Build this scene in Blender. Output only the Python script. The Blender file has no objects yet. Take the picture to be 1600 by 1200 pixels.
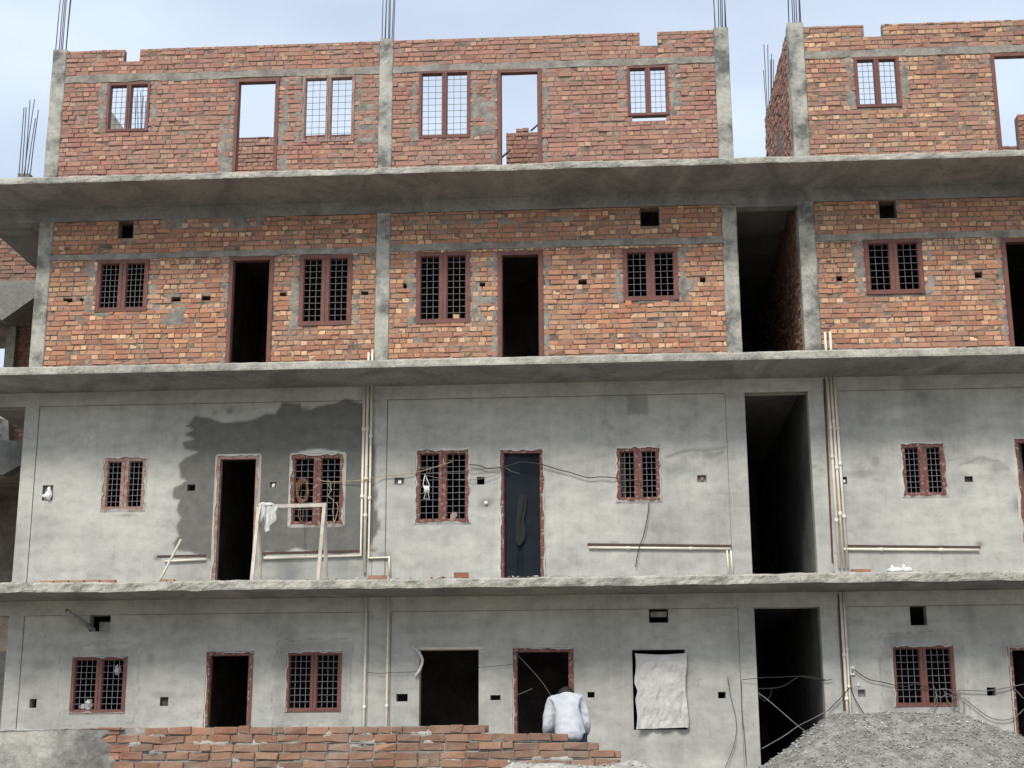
import bpy, bmesh, math, random
import numpy as np
from mathutils import Vector, Matrix
random.seed(7); rng = np.random.default_rng(7)
S = bpy.context.scene; COL = S.collection
# ------------------------------------------------------------------ camera
F, YAW, PITCH, ROLL, D, ZC = 2346.5, -.0602, .2522, -.005, 23.026, 1.5
def axes():
    cy, sy, cp, sp = math.cos(YAW), math.sin(YAW), math.cos(PITCH), math.sin(PITCH)
    fwd = np.array([sy*cp, cy*cp, sp]); r = np.array([cy, -sy, 0.]); u = np.cross(r, fwd)
    cr, sr = math.cos(ROLL), math.sin(ROLL)
    return cr*r+sr*u, -sr*r+cr*u, fwd
AR, AU, AF = axes()
cam = bpy.data.objects.new('camera', bpy.data.cameras.new('camera')); COL.objects.link(cam)
cam.matrix_world = Matrix([[AR[i], AU[i], -AF[i], (0, -D, ZC)[i]] for i in range(3)]+[[0, 0, 0, 1]])
cam.data.sensor_width = 36; cam.data.lens = F/1600*36; cam.data.clip_end = 3000; cam.data.clip_start = .1
S.camera = cam
# ------------------------------------------------------------------ sky, sun, exposure
SUN_EL, SUN_AZ = math.radians(46), math.radians(196)      # azimuth clockwise from +y
w = bpy.data.worlds.new('World'); S.world = w; w.use_nodes = True
nt = w.node_tree; bg = nt.nodes['Background']
sky = nt.nodes.new('ShaderNodeTexSky'); sky.sky_type = 'NISHITA'; sky.sun_disc = False
sky.sun_elevation = SUN_EL; sky.sun_rotation = SUN_AZ
sky.air_density = 1.0; sky.dust_density = 4.0; sky.ozone_density = 1.0; sky.altitude = 600
# thin high haze: the sky paler towards one side, with very soft uneven cloud
tc = nt.nodes.new('ShaderNodeTexCoord'); nz = nt.nodes.new('ShaderNodeTexNoise')
nz.inputs['Scale'].default_value = 2.2; nz.inputs['Detail'].default_value = 4
mp = nt.nodes.new('ShaderNodeMapping'); mp.inputs['Scale'].default_value = (1, 1, 2.5); mp.inputs['Location'].default_value = (.35, 0, .2)
rp = nt.nodes.new('ShaderNodeValToRGB'); rp.color_ramp.elements[0].position = .36; rp.color_ramp.elements[1].position = .66
rp.color_ramp.elements[0].color = (.45,)*3+(1,); rp.color_ramp.elements[1].color = (.75,)*3+(1,)
mx = nt.nodes.new('ShaderNodeMix'); mx.data_type = 'RGBA'; mx.inputs[7].default_value = (7.2, 8.1, 9.2, 1)
nt.links.new(tc.outputs['Generated'], mp.inputs[0]); nt.links.new(mp.outputs[0], nz.inputs[0]); nt.links.new(nz.outputs[0], rp.inputs[0])
nt.links.new(rp.outputs[0], mx.inputs[0]); nt.links.new(sky.outputs[0], mx.inputs[6]); nt.links.new(mx.outputs[2], bg.inputs[0])
bg.inputs[1].default_value = .085
sd = bpy.data.lights.new('sun', 'SUN'); sd.energy = 2.0; sd.angle = math.radians(16); sd.color = (1, .94, .84)
sun = bpy.data.objects.new('sun', sd); COL.objects.link(sun)
sv = Vector((math.sin(SUN_AZ)*math.cos(SUN_EL), math.cos(SUN_AZ)*math.cos(SUN_EL), math.sin(SUN_EL)))
sun.rotation_euler = sv.to_track_quat('Z', 'Y').to_euler()
S.view_settings.view_transform = 'Standard'; S.view_settings.look = 'None'; S.view_settings.exposure = 0.72; S.view_settings.gamma = 1
S.render.engine = 'CYCLES'

# ------------------------------------------------------------------ measuring helpers
def P(px, py, Y=0.):
    """point of the place, at depth Y, that the photo shows at px, py"""
    d = AF + (px-800)/F*AR - (py-600)/F*AU
    t = (D+Y)/d[1]
    return (t*d[0], Y, ZC+t*d[2])
def R(xl, yt, xr, yb, Y=0.):
    xm, ym = (xl+xr)/2, (yt+yb)/2
    return (P(xl, ym, Y)[0], P(xr, ym, Y)[0], P(xm, yb, Y)[2], P(xm, yt, Y)[2])    # x0,x1,z0,z1
def lin(c): 
    c = np.asarray(c, float)/255.
    return np.where(c <= .04045, c/12.92, ((c+.055)/1.055)**2.4)
# value noise
_T = rng.random((256, 256))
def vnoise(x, y):
    x = np.asarray(x, float); y = np.asarray(y, float)
    xi = np.floor(x).astype(int); yi = np.floor(y).astype(int); fx = x-xi; fy = y-yi
    fx = fx*fx*(3-2*fx); fy = fy*fy*(3-2*fy)
    a = _T[xi % 256, yi % 256]; b = _T[(xi+1) % 256, yi % 256]; c = _T[xi % 256, (yi+1) % 256]; d = _T[(xi+1) % 256, (yi+1) % 256]
    return (a*(1-fx)+b*fx)*(1-fy)+(c*(1-fx)+d*fx)*fy
def fbm(x, y, o=4):
    s = 0; a = .5; t = 0
    for i in range(o):
        s = s+a*vnoise(x*2**i+17.3*i, y*2**i+5.1*i); t += a; a *= .5
    return s/t
# ------------------------------------------------------------------ materials
def newmat(name):
    m = bpy.data.materials.new(name); m.use_nodes = True
    n = m.node_tree; b = n.nodes['Principled BSDF']
    return m, n, b
def N(n, t, **k):
    o = n.nodes.new(t)
    for a, v in k.items(): setattr(o, a, v)
    return o
def noise(n, scale, detail=6, rough=.6, vec=None, stretch=None, dist=0):
    g = N(n, 'ShaderNodeNewGeometry'); t = N(n, 'ShaderNodeTexNoise')
    t.inputs['Scale'].default_value = scale; t.inputs['Detail'].default_value = detail; t.inputs['Roughness'].default_value = rough; t.inputs['Distortion'].default_value = dist
    if stretch:
        mm = N(n, 'ShaderNodeMapping'); mm.inputs['Scale'].default_value = stretch; n.links.new(g.outputs['Position'], mm.inputs[0]); n.links.new(mm.outputs[0], t.inputs[0])
    else: n.links.new(g.outputs['Position'], t.inputs[0])
    return t.outputs[0]
def ramp(n, src, stops):
    r = N(n, 'ShaderNodeValToRGB'); e = r.color_ramp.elements
    while len(e) < len(stops): e.new(.5)
    for i, (p, c) in enumerate(stops):
        e[i].position = p; e[i].color = (tuple(c) if hasattr(c, '__len__') else (c,)*3)[:3]+(1,)
    n.links.new(src, r.inputs[0]); return r.outputs[0]
def mix(n, fac, a, b, mode='MIX'):
    m = N(n, 'ShaderNodeMix', data_type='RGBA', blend_type=mode)
    for k, v in ((0, fac), (6, a), (7, b)):
        if isinstance(v, bpy.types.NodeSocket): n.links.new(v, m.inputs[k])
        elif k == 0: m.inputs[0].default_value = v
        else: m.inputs[k].default_value = tuple(v)[:3]+(1,)
    return m.outputs[2]
def mathn(n, op, a, b=None, clamp=False):
    m = N(n, 'ShaderNodeMath', operation=op); m.use_clamp = clamp
    for k, v in ((0, a), (1, b)):
        if v is None: continue
        if isinstance(v, bpy.types.NodeSocket): n.links.new(v, m.inputs[k])
        else: m.inputs[k].default_value = v
    return m.outputs[0]
def attr(n, name):
    a = N(n, 'ShaderNodeAttribute', attribute_name=name); return a
def bump(n, b, h, strength=.5, dist=.01, prev=None):
    o = N(n, 'ShaderNodeBump'); o.inputs['Strength'].default_value = strength; o.inputs['Distance'].default_value = dist
    n.links.new(h, o.inputs['Height'])
    if prev: n.links.new(prev, o.inputs['Normal'])
    n.links.new(o.outputs[0], b.inputs['Normal']); return o.outputs[0]
def fin(n, b, col, rough=.92, spec=.2):
    if isinstance(col, bpy.types.NodeSocket): n.links.new(col, b.inputs['Base Color'])
    else: b.inputs['Base Color'].default_value = tuple(col)[:3]+(1,)
    b.inputs['Roughness'].default_value = rough; b.inputs['Specular IOR Level'].default_value = spec

def m_concrete(name, lo, mid, hi, scale=1.6, pit=0.0, bumps=.5, stretch=None, dist=0, grain=90, edge=(.36, .5, .66)):
    m, n, b = newmat(name)
    a = noise(n, scale, 8, .62, stretch=stretch, dist=dist)
    c = ramp(n, a, [(edge[0], lo), (edge[1], mid), (edge[2], hi)])
    f = noise(n, grain, 5, .7); g2 = noise(n, 14, 6, .7)
    c = mix(n, .55, c, ramp(n, f, [(.3, .55), (.7, 1.25)]), 'MULTIPLY')
    c = mix(n, .6, c, ramp(n, g2, [(.34, .68), (.5, 1), (.7, 1.2)]), 'MULTIPLY')
    nn = bump(n, b, f, bumps, .006); nn = bump(n, b, g2, bumps, .02, nn)
    if pit:
        v = N(n, 'ShaderNodeTexVoronoi'); v.inputs['Scale'].default_value = 26; g = N(n, 'ShaderNodeNewGeometry'); n.links.new(g.outputs['Position'], v.inputs[0])
        pr = ramp(n, v.outputs[0], [(.05, .25), (.22, 1)])
        pm = ramp(n, noise(n, 3.2, 4, .6), [(.45, 0), (.62, pit)])
        c = mix(n, pm, c, mix(n, 1, c, pr, 'MULTIPLY')); bump(n, b, pr, .8*pit, .02, nn)
    fin(n, b, c, .95); return m
def m_plaster():
    m, n, b = newmat('cement_plaster')
    a = noise(n, .9, 9, .66); c = ramp(n, a, [(.34, (.34, .345, .33)), (.5, (.435, .437, .412)), (.64, (.51, .51, .475))])
    sw = noise(n, 3.6, 9, .74, stretch=(1, 1, 1.5)); c = mix(n, .66, c, ramp(n, sw, [(.36, .74), (.5, 1), (.66, 1.14)]), 'MULTIPLY')
    f = noise(n, 120, 4, .7); c = mix(n, .35, c, ramp(n, f, [(.3, .7), (.7, 1.2)]), 'MULTIPLY')
    sp = noise(n, 22, 3, .5); c = mix(n, .55, c, ramp(n, sp, [(.24, .35), (.33, 1)]), 'MULTIPLY')
    st = noise(n, 1.0, 6, .7, stretch=(7, 7, .55)); c = mix(n, .24, c, ramp(n, st, [(.40, .72), (.52, 1), (.66, 1.10)]), 'MULTIPLY')
    g = N(n, 'ShaderNodeNewGeometry'); dn = N(n, 'ShaderNodeTexNoise'); dn.inputs['Scale'].default_value = 2.2; dn.inputs['Detail'].default_value = 6; n.links.new(g.outputs['Position'], dn.inputs[0])
    mv = N(n, 'ShaderNodeMix', data_type='VECTOR'); mv.inputs[0].default_value = .35; n.links.new(g.outputs['Position'], mv.inputs[4]); n.links.new(dn.outputs[1], mv.inputs[5])
    vc = N(n, 'ShaderNodeTexVoronoi', feature='DISTANCE_TO_EDGE'); vc.inputs['Scale'].default_value = 1.15; n.links.new(mv.outputs[1], vc.inputs[0])
    ck = ramp(n, vc.outputs[0], [(.002, 1), (.007, 0)]); ckm = ramp(n, noise(n, .9, 3, .5), [(.56, 0), (.66, .28)])
    c = mix(n, mathn(n, 'MULTIPLY', ck, ckm), c, (.12, .12, .11))
    tw = N(n, 'ShaderNodeTexWave', wave_type='RINGS'); tw.inputs['Scale'].default_value = 1.3; tw.inputs['Distortion'].default_value = 9; tw.inputs['Detail'].default_value = 5; n.links.new(g.outputs['Position'], tw.inputs[0])
    c = mix(n, .22, c, ramp(n, tw.outputs[0], [(.1, .84), (.8, 1.08)]), 'MULTIPLY')
    wet = attr(n, 'wet').outputs['Fac']; pal = attr(n, 'pale').outputs['Fac']
    wn = noise(n, 6, 5, .6)
    wcol = ramp(n, wn, [(.35, (.095, .095, .088)), (.65, (.136, .134, .122))])
    c = mix(n, pal, c, ramp(n, sw, [(.35, (.47, .47, .43)), (.65, (.60, .60, .55))]))
    c = mix(n, wet, c, wcol)
    nn = bump(n, b, f, .25, .004); nn = bump(n, b, sw, .35, .02, nn); bump(n, b, attr(n, 'wet').outputs['Fac'], .2, -.004, nn)
    fin(n, b, c, .9); return m
def m_brick():
    m, n, b = newmat('fired_brick')
    c = attr(n, 'Col').outputs['Color']
    f = noise(n, 46, 6, .75); g = noise(n, 9, 5, .65)
    c = mix(n, .6, c, ramp(n, f, [(.3, .6), (.5, 1), (.7, 1.3)]), 'MULTIPLY')
    # smeared mortar dust on the faces
    dm = ramp(n, noise(n, 1.7, 8, .7), [(.40, .08), (.64, .6)])
    c = mix(n, dm, c, (.29, .235, .185))
    c = mix(n, .45, c, ramp(n, g, [(.3, .68), (.7, 1.25)]), 'MULTIPLY')
    nn = bump(n, b, f, .7, .008); bump(n, b, g, .5, .02, nn)
    fin(n, b, c, .95, .15); return m
def m_plain(name, col, col2=None, scale=8, rough=.7, spec=.3, metal=0, b_=.2, stretch=None):
    m, n, b = newmat(name); col2 = col2 if col2 is not None else [x*.6 for x in col]
    a = noise(n, scale, 6, .65, stretch=stretch); c = ramp(n, a, [(.34, col2), (.64, col)])
    bump(n, b, noise(n, scale*6, 4, .6), b_, .005)
    fin(n, b, c, rough, spec); b.inputs['Metallic'].default_value = metal; return m
M = dict(
    plaster=m_plaster(), brick=m_brick(),
    mortar=m_concrete('mortar', (.13, .10, .078), (.21, .165, .13), (.32, .275, .23), 5, bumps=.8),
    smear=m_concrete('mortar_smear', (.16, .155, .14), (.24, .232, .21), (.33, .32, .285), 5, bumps=.9),
    column=m_concrete('column_concrete', (.14, .142, .132), (.28, .28, .255), (.42, .415, .37), 2.1, bumps=.5, edge=(.40, .48, .58)),
    band=m_concrete('band_concrete', (.19, .175, .155), (.27, .255, .225), (.36, .34, .30), 3, bumps=.8),
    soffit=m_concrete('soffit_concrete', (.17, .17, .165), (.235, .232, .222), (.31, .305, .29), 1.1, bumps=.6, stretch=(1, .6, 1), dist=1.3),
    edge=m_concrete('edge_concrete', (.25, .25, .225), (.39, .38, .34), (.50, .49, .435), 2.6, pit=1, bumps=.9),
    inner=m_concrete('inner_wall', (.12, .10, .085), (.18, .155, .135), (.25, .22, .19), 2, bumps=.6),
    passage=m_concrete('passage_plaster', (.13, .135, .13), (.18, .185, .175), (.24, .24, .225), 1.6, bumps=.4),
    frame=m_plain('red_oxide_primer', (.165, .072, .060), (.11, .05, .045), 7, .62, .3),
    frameps=m_plain('splashed_frame', (.165, .072, .060), (.11, .05, .045), 7, .7, .25),
    framegrey=m_plain('weathered_wood', (.33, .27, .23), (.17, .085, .075), 9, .8, .2, stretch=(3, 3, .6)),
    framechip=m_plain('plaster_splashed_primer', (.33, .27, .235), (.205, .085, .068), 13, .75, .2),
    steel=m_plain('grille_steel', (.19, .175, .18), (.11, .10, .10), 20, .5, .5, .3),
    steelpale=m_plain('painted_grille_steel', (.22, .22, .25), (.15, .15, .165), 20, .6, .4),
    steeldark=m_plain('dark_grille_steel', (.10, .095, .10), (.06, .055, .06), 20, .6, .4),
    rebar=m_plain('rebar_steel', (.085, .10, .125), (.05, .055, .065), 30, .6, .5, .4),
    pvc=m_plain('pvc_pipe', (.74, .71, .62), (.60, .57, .48), 5, .45, .4, b_=.05),
    white=m_plain('white_plastic', (.72, .72, .70), (.6, .6, .58), 10, .5, .4),
    cloth=m_plain('white_cloth', (.62, .62, .60), (.42, .42, .40), 9, .9, .1),
    sheet=m_plain('pale_sheet', (.50, .50, .485), (.40, .40, .39), 3, .85, .1),
    shirt=m_plain('white_shirt', (.46, .475, .50), (.36, .375, .41), 6, .85, .1),
    trouser=m_plain('grey_trousers', (.07, .085, .12), (.045, .055, .08), 5, .9, .1),
    skin=m_plain('skin', (.21, .11, .07), (.16, .08, .05), 8, .55, .3),
    hair=m_plain('hair', (.018, .015, .013), (.008, .007, .006), 40, .5, .3),
    tarp=m_plain('navy_tarpaulin', (.009, .014, .021), (.006, .010, .015), 2.5, .8, .2),
    tarpd=m_plain('ink_tarpaulin', (.006, .008, .011), (.003, .004, .006), 6, .6, .3),
    wire=m_plain('grey_wire', (.20, .19, .175), (.12, .115, .11), 12, .6, .3),
    wiredark=m_plain('dark_wire', (.045, .04, .04), (.03, .028, .028), 12, .6, .3),
    wireyel=m_plain('yellow_wire', (.40, .34, .20), (.28, .24, .15), 12, .6, .3),
    rope=m_plain('brown_rope', (.23, .14, .08), (.15, .09, .055), 30, .9, .1),
    wood=m_plain('pale_timber', (.56, .53, .47), (.40, .36, .31), 6, .8, .2, stretch=(1, 1, 1)),
    darkhole=m_plain('box_metal', (.10, .10, .095), (.06, .06, .055), 12, .8, .2),
    greybox=m_plain('galvanised_box', (.26, .27, .26), (.17, .175, .17), 12, .6, .3),
)
n_ = M['frameps'].node_tree; b_ = n_.nodes['Principled BSDF']; src = b_.inputs['Base Color'].links[0].from_socket
n_.links.new(mix(n_, ramp(n_, noise(n_, 16, 6, .75), [(.54, 0), (.62, .9)]), src, (.36, .31, .27)), b_.inputs['Base Color'])
# ------------------------------------------------------------------ mesh builder
class MB:
    def __init__(s): s.v = []; s.f = []; s.m = []; s.c = []; s.n = 0; s.attrs = {}; s.smooth = []
    def add(s, V, Fc, mi=0, col=(1, 1, 1), smooth=False):
        s.v.append(np.asarray(V, float).reshape(-1, 3)); o = s.n
        for f in Fc: s.f.append([i+o for i in f]); s.m.append(mi); s.smooth.append(smooth)
        s.c.append(np.tile(np.asarray(col, float)[:3], (len(s.v[-1]), 1))); s.n += len(s.v[-1])
    def box(s, x0, x1, y0, y1, z0, z1, mi=0, col=(1, 1, 1), j=0, rot=None):
        V = np.array([[x, y, z] for z in (z0, z1) for y in (y0, y1) for x in (x0, x1)], float)
        if j: V = V+rng.normal(0, j, V.shape)
        if rot is not None:
            c = V.mean(0); V = (V-c)@np.array(rot).T+c
        s.add(V, [(0, 2, 3, 1), (4, 5, 7, 6), (0, 1, 5, 4), (2, 6, 7, 3), (0, 4, 6, 2), (1, 3, 7, 5)], mi, col)
    def bar(s, a, b, w, h=None, mi=0, up=(0, 0, 1), col=(1, 1, 1)):
        h = h or w; a = Vector(a); b = Vector(b); d = (b-a).normalized(); u = Vector(up)
        if abs(d.dot(u)) > .95: u = Vector((0, 1, 0))
        r = d.cross(u).normalized(); u = r.cross(d)
        V = [p+r*(sx*w/2)+u*(sz*h/2) for p in (a, b) for sz in (-1, 1) for sx in (-1, 1)]
        s.add([tuple(q) for q in V], [(0, 2, 3, 1), (4, 5, 7, 6), (0, 1, 5, 4), (2, 6, 7, 3), (0, 4, 6, 2), (1, 3, 7, 5)], mi, col)
    def tube(s, pts, r, seg=8, mi=0, cap=True, closed=False):
        pts = [Vector(p) for p in pts]; k = len(pts); V = []; prev = Vector((.12, .35, .9)).normalized()
        for i, p in enumerate(pts):
            t = ((pts[min(i+1, k-1)]-p).normalized()+(p-pts[max(i-1, 0)]).normalized())
            t = t.normalized() if t.length > 1e-6 else Vector((0, 0, 1))
            a = t.cross(prev); a = a.normalized() if a.length > 1e-4 else t.orthogonal().normalized(); b = t.cross(a)
            prev = -b if (-b).dot(prev) > 0 else b
            rr = r[i] if hasattr(r, '__len__') else r
            for q in range(seg):
                an = 2*math.pi*q/seg; V.append(tuple(p+a*(rr*math.cos(an))+b*(rr*math.sin(an))))
        Fc = [(i*seg+q, i*seg+(q+1) % seg, (i+1)*seg+(q+1) % seg, (i+1)*seg+q) for i in range(k-1) for q in range(seg)]
        if cap: Fc += [tuple(range(seg))[::-1], tuple((k-1)*seg+q for q in range(seg))]
        s.add(V, Fc, mi, smooth=True)
    def grid(s, X, Y, Z, mi=0, keep=None, smooth=True, attrs=None):
        a, b = X.shape; V = np.stack([X, Y, Z], -1).reshape(-1, 3)
        Fc = [(i*b+j, i*b+j+1, (i+1)*b+j+1, (i+1)*b+j) for i in range(a-1) for j in range(b-1) if keep is None or keep[i, j]]
        s.add(V, Fc, mi, smooth=smooth)
    def build(s, name, mats, parent=None, attrs=None):
        if not isinstance(mats, (list, tuple)): mats = [mats]
        V = np.concatenate(s.v)
        off = np.zeros(3)
        q = parent
        while q is not None:
            off += np.array(q.location); q = q.parent
        me = bpy.data.meshes.new(name); me.from_pydata((V-off).tolist(), [], s.f)
        for m in mats: me.materials.append(m)
        me.polygons.foreach_set('material_index', s.m); me.polygons.foreach_set('use_smooth', s.smooth)
        ca = me.color_attributes.new('Col', 'FLOAT_COLOR', 'POINT')
        ca.data.foreach_set('color', np.c_[np.concatenate(s.c), np.ones(len(V))].ravel())
        for k, vals in (attrs or {}).items():
            at = me.attributes.new(k, 'FLOAT', 'POINT'); at.data.foreach_set('value', np.asarray(vals, float).ravel())
        bm_ = bmesh.new(); bm_.from_mesh(me)
        loose = [v for v in bm_.verts if not v.link_faces]
        if loose: bmesh.ops.delete(bm_, geom=loose, context='VERTS')
        if len(me.polygons) < 60000: pass
        bm_.to_mesh(me); bm_.free(); me.update()
        o = bpy.data.objects.new(name, me); COL.objects.link(o); o.parent = parent
        return o
def thing(name, label, cat, loc=(0, 0, 0), group=None):
    o = bpy.data.objects.new(name, None); COL.objects.link(o); o.location = loc; o.empty_display_size = .3
    o['label'] = label; o['category'] = cat
    if group: o['group'] = group
    bpy.context.view_layer.update(); return o
def tag(o, label, cat, group=None):
    # origin to the lowest middle of the mesh
    me = o.data; n_ = len(me.vertices); co = np.empty(n_*3); me.vertices.foreach_get('co', co); co = co.reshape(-1, 3)
    c = np.array([(co[:, 0].min()+co[:, 0].max())/2, (co[:, 1].min()+co[:, 1].max())/2, co[:, 2].min()])
    me.vertices.foreach_set('co', (co-c).ravel()); o.location = c; me.update()
    o['label'] = label; o['category'] = cat
    if group: o['group'] = group
    return o
def structure(o): o['kind'] = 'structure'; return o

# ------------------------------------------------------------------ ground
X, Y = np.meshgrid(np.r_[-400, -120, -40, np.linspace(-20, 20, 81), 40, 120, 400], np.r_[-400, -100, -40, np.linspace(-26, 12, 96), 40, 120, 900])
t = np.clip((Y+7.75)/.25, 0, 1); Z = 1.1*t*t*(3-2*t)+.06*fbm(X*.7, Y*.7)-.03
g = MB(); g.grid(X, Y, Z)
dirt = m_concrete('bare_earth', (.20, .175, .14), (.30, .27, .225), (.40, .36, .30), .8, bumps=.8, grain=30)
structure(g.build('ground', dirt))

# ------------------------------------------------------------------ the building
B = thing('apartment_building', 'long unfinished four-storey block, bare brick above grey plastered floors, with projecting balcony slabs', 'building', (-1, 0, 1.15))
ZS3, ZS2, ZS1 = 4.102, 7.452, 10.607        # undersides of the balcony slabs
T3, T2, T1 = 4.245, 7.575, 10.715           # floors on them
TOP = 13.51
C1, C2, C3, C4, C5 = (-9.25, -9.01), (-3.60, -3.37), (2.02, 2.262), (3.247, 3.506), (9.1, 9.36)
DEP = -1.147

def holes_cells(x0, x1, z0, z1, holes, rx, rz):
    xs = {x0, x1}; zs = {z0, z1}
    for h in holes:
        xs |= {min(max(h[0], x0), x1), min(max(h[1], x0), x1)}; zs |= {min(max(h[2], z0), z1), min(max(h[3], z0), z1)}
    def fill(a, r):
        a = sorted(a); o = [a[0]]
        for p, q in zip(a, a[1:]):
            if q-p < 1e-6: continue
            k = max(1, int(round((q-p)/r))); o += list(p+(q-p)*np.arange(1, k+1)/k)
        return np.array(o)
    xs = fill(xs, rx); zs = fill(zs, rz)
    cx = (xs[:-1]+xs[1:])/2; cz = (zs[:-1]+zs[1:])/2
    keep = np.ones((len(zs)-1, len(xs)-1), bool)
    for h in holes: keep &= ~(((cz > h[2]) & (cz < h[3]))[:, None] & ((cx > h[0]) & (cx < h[1]))[None, :])
    return xs, zs, keep
def panel(mb, x0, x1, z0, z1, holes, yf, th, res=.5, mi=0, rough=0, back=True):
    """wall slab with openings cut through: front, back and every reveal are faces"""
    xs, zs, keep = holes_cells(x0, x1, z0, z1, holes, res, res)
    Xg, Zg = np.meshgrid(xs, zs); Yg = np.full_like(Xg, yf)
    if rough: Yg = Yg+rough*(fbm(Xg*2.2+9, Zg*2.2, 4)-.5)
    n0 = mb.n
    mb.grid(Xg, Yg, Zg, mi, keep, smooth=False)
    xb, zb, kb = holes_cells(x0, x1, z0, z1, holes, 9, 9)
    if back:
        Xb, Zb = np.meshgrid(xb, zb); a, b = Xb.shape
        V = np.stack([Xb, np.full_like(Xb, yf+th), Zb], -1).reshape(-1, 3)
        mb.add(V, [(i*b+j, (i+1)*b+j, (i+1)*b+j+1, i*b+j+1) for i in range(a-1) for j in range(b-1) if kb[i, j]], mi)
    def q(p): mb.add(p, [(0, 1, 2, 3)], mi)
    A, Bk = yf+.001, yf+th
    q([(x0, A, z0), (x0, A, z1), (x0, Bk, z1), (x0, Bk, z0)]); q([(x1, A, z0), (x1, Bk, z0), (x1, Bk, z1), (x1, A, z1)])
    cuts = sorted((max(h[0], x0), min(h[1], x1)) for h in holes if h[3] >= z1-1e-6); xa_ = x0
    for c0, c1 in cuts+[(x1, x1)]:
        if c0 > xa_: q([(xa_, A, z1), (c0, A, z1), (c0, Bk, z1), (xa_, Bk, z1)])
        xa_ = c1
    for h in holes:
        a0, a1, b0, b1 = max(h[0], x0), min(h[1], x1), max(h[2], z0), min(h[3], z1)
        q([(a0, A, b0), (a0, Bk, b0), (a0, Bk, b1), (a0, A, b1)]); q([(a1, A, b0), (a1, A, b1), (a1, Bk, b1), (a1, Bk, b0)])
        q([(a0, A, b0), (a1, A, b0), (a1, Bk, b0), (a0, Bk, b0)]); 
        if b1 < z1-1e-6: q([(a0, A, b1), (a0, Bk, b1), (a1, Bk, b1), (a1, A, b1)])
    return n0, Xg, Zg

PAL = dict(      # stretcher tones, header tones
    mid=([(170, 118, 95), (176, 124, 99), (162, 112, 91), (184, 134, 105), (152, 108, 91), (190, 142, 111)], [(174, 124, 99), (194, 148, 115), (214, 174, 137), (166, 120, 99), (230, 194, 157), (202, 158, 125)]),
    top=([(159, 114, 104), (163, 116, 104), (153, 108, 100), (169, 124, 108), (145, 106, 98), (173, 128, 110)], [(159, 114, 102), (169, 124, 108), (181, 140, 118), (153, 112, 104), (191, 154, 130), (165, 122, 106)]),
    topr=([(158, 114, 101), (164, 118, 101), (150, 106, 95), (174, 130, 105), (144, 106, 95), (178, 138, 111)], [(166, 120, 101), (188, 146, 117), (204, 166, 133), (156, 116, 101), (212, 178, 143), (176, 134, 109)]),
    fence=([(136, 97, 80), (144, 103, 82), (124, 91, 76), (154, 115, 92), (110, 87, 76), (138, 111, 94)], [(136, 97, 80), (144, 103, 82), (124, 91, 76), (162, 125, 100), (110, 87, 76), (150, 119, 100)]),
    neigh=([(128, 92, 82), (138, 100, 86), (118, 86, 78), (146, 108, 92)], [(128, 92, 82), (138, 100, 86), (118, 86, 78), (156, 118, 98)]))
def bricks(mb, x0, x1, z0, z1, holes, yf, pal, course=.084, mi=0, header=.42, vert=None, topfn=None, axis='x', soldier=False, jit=.0028, endfn=None):
    cs, ch_ = PAL[pal]
    k = 0; z = z0
    while z < z1-.02:
        h = min(course, z1-z); zc = z+h/2; head = (k % 2 == 1)
        wob = .006*math.sin(k*1.7)
        sold = soldier and (z+course >= z1-.04)
        x = x0-(rng.random()*.2)
        while x < x1:
            if sold: L = .085; 
            else:
                ph = .82 if head else .10
                L = .115+rng.normal(0, .006) if rng.random() < ph*header/.42 else .238+rng.normal(0, .01)
            a, b = max(x, x0), min(x+L-.013, x1); x += L
            if b-a < .03: continue
            if topfn and zc > topfn((a+b)/2): continue
            if endfn and b > endfn(k): continue
            segs = [(a, b)]
            for hh in holes:
                if hh[2]-.01 < zc < hh[3]+.01:
                    ns = []
                    for (p, q) in segs:
                        if q <= hh[0] or p >= hh[1]: ns.append((p, q)); continue
                        if p < hh[0]: ns.append((p, hh[0]-.004))
                        if q > hh[1]: ns.append((hh[1]+.004, q))
                    segs = ns
            cols = ch_ if L < .15 else cs
            c = lin(cols[rng.integers(len(cols))])*(.88+.24*rng.random()); c = c*.78+lin(cols[0])*.22
            for (p, q) in segs:
                if q-p < .035: continue
                y = yf+rng.normal(0, .0055); dz = rng.normal(0, .0025)+.012*(_T[int(x*1.3) % 256, (k+77) % 256]-.5); tl = rng.normal(0, .005)*(q-p)
                zb, zt = z+.005+dz, z+h-.009+dz+wob*.3
                V = np.array([[p, y, zb], [q, y, zb], [q, y, zt], [p, y, zt],
                              [p, y+.1, zb], [q, y+.1, zb], [q, y+.1, zt], [p, y+.1, zt]])
                V[:4] += rng.normal(0, jit, (4, 3)); V[[1, 2, 5, 6], 2] += tl; V[[0, 3, 4, 7], 2] -= tl
                if rng.random() < .16: V[rng.integers(4)] += np.array([0, .02, 0])
                # a small worn chamfer: inner front face
                cF = V[:4].mean(0); inn = V[:4]+(cF-V[:4])*np.array([.06, 0, .14]); inn[:, 1] -= .004
                V = np.r_[V, inn]
                if axis == 'y': V = V[:, [1, 0, 2]]
                mb.add(V, [(8, 9, 10, 11), (0, 1, 9, 8), (1, 2, 10, 9), (2, 3, 11, 10), (3, 0, 8, 11), (0, 4, 5, 1), (3, 2, 6, 7), (0, 3, 7, 4), (1, 5, 6, 2)], mi, c)
        z += course; k += 1
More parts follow.
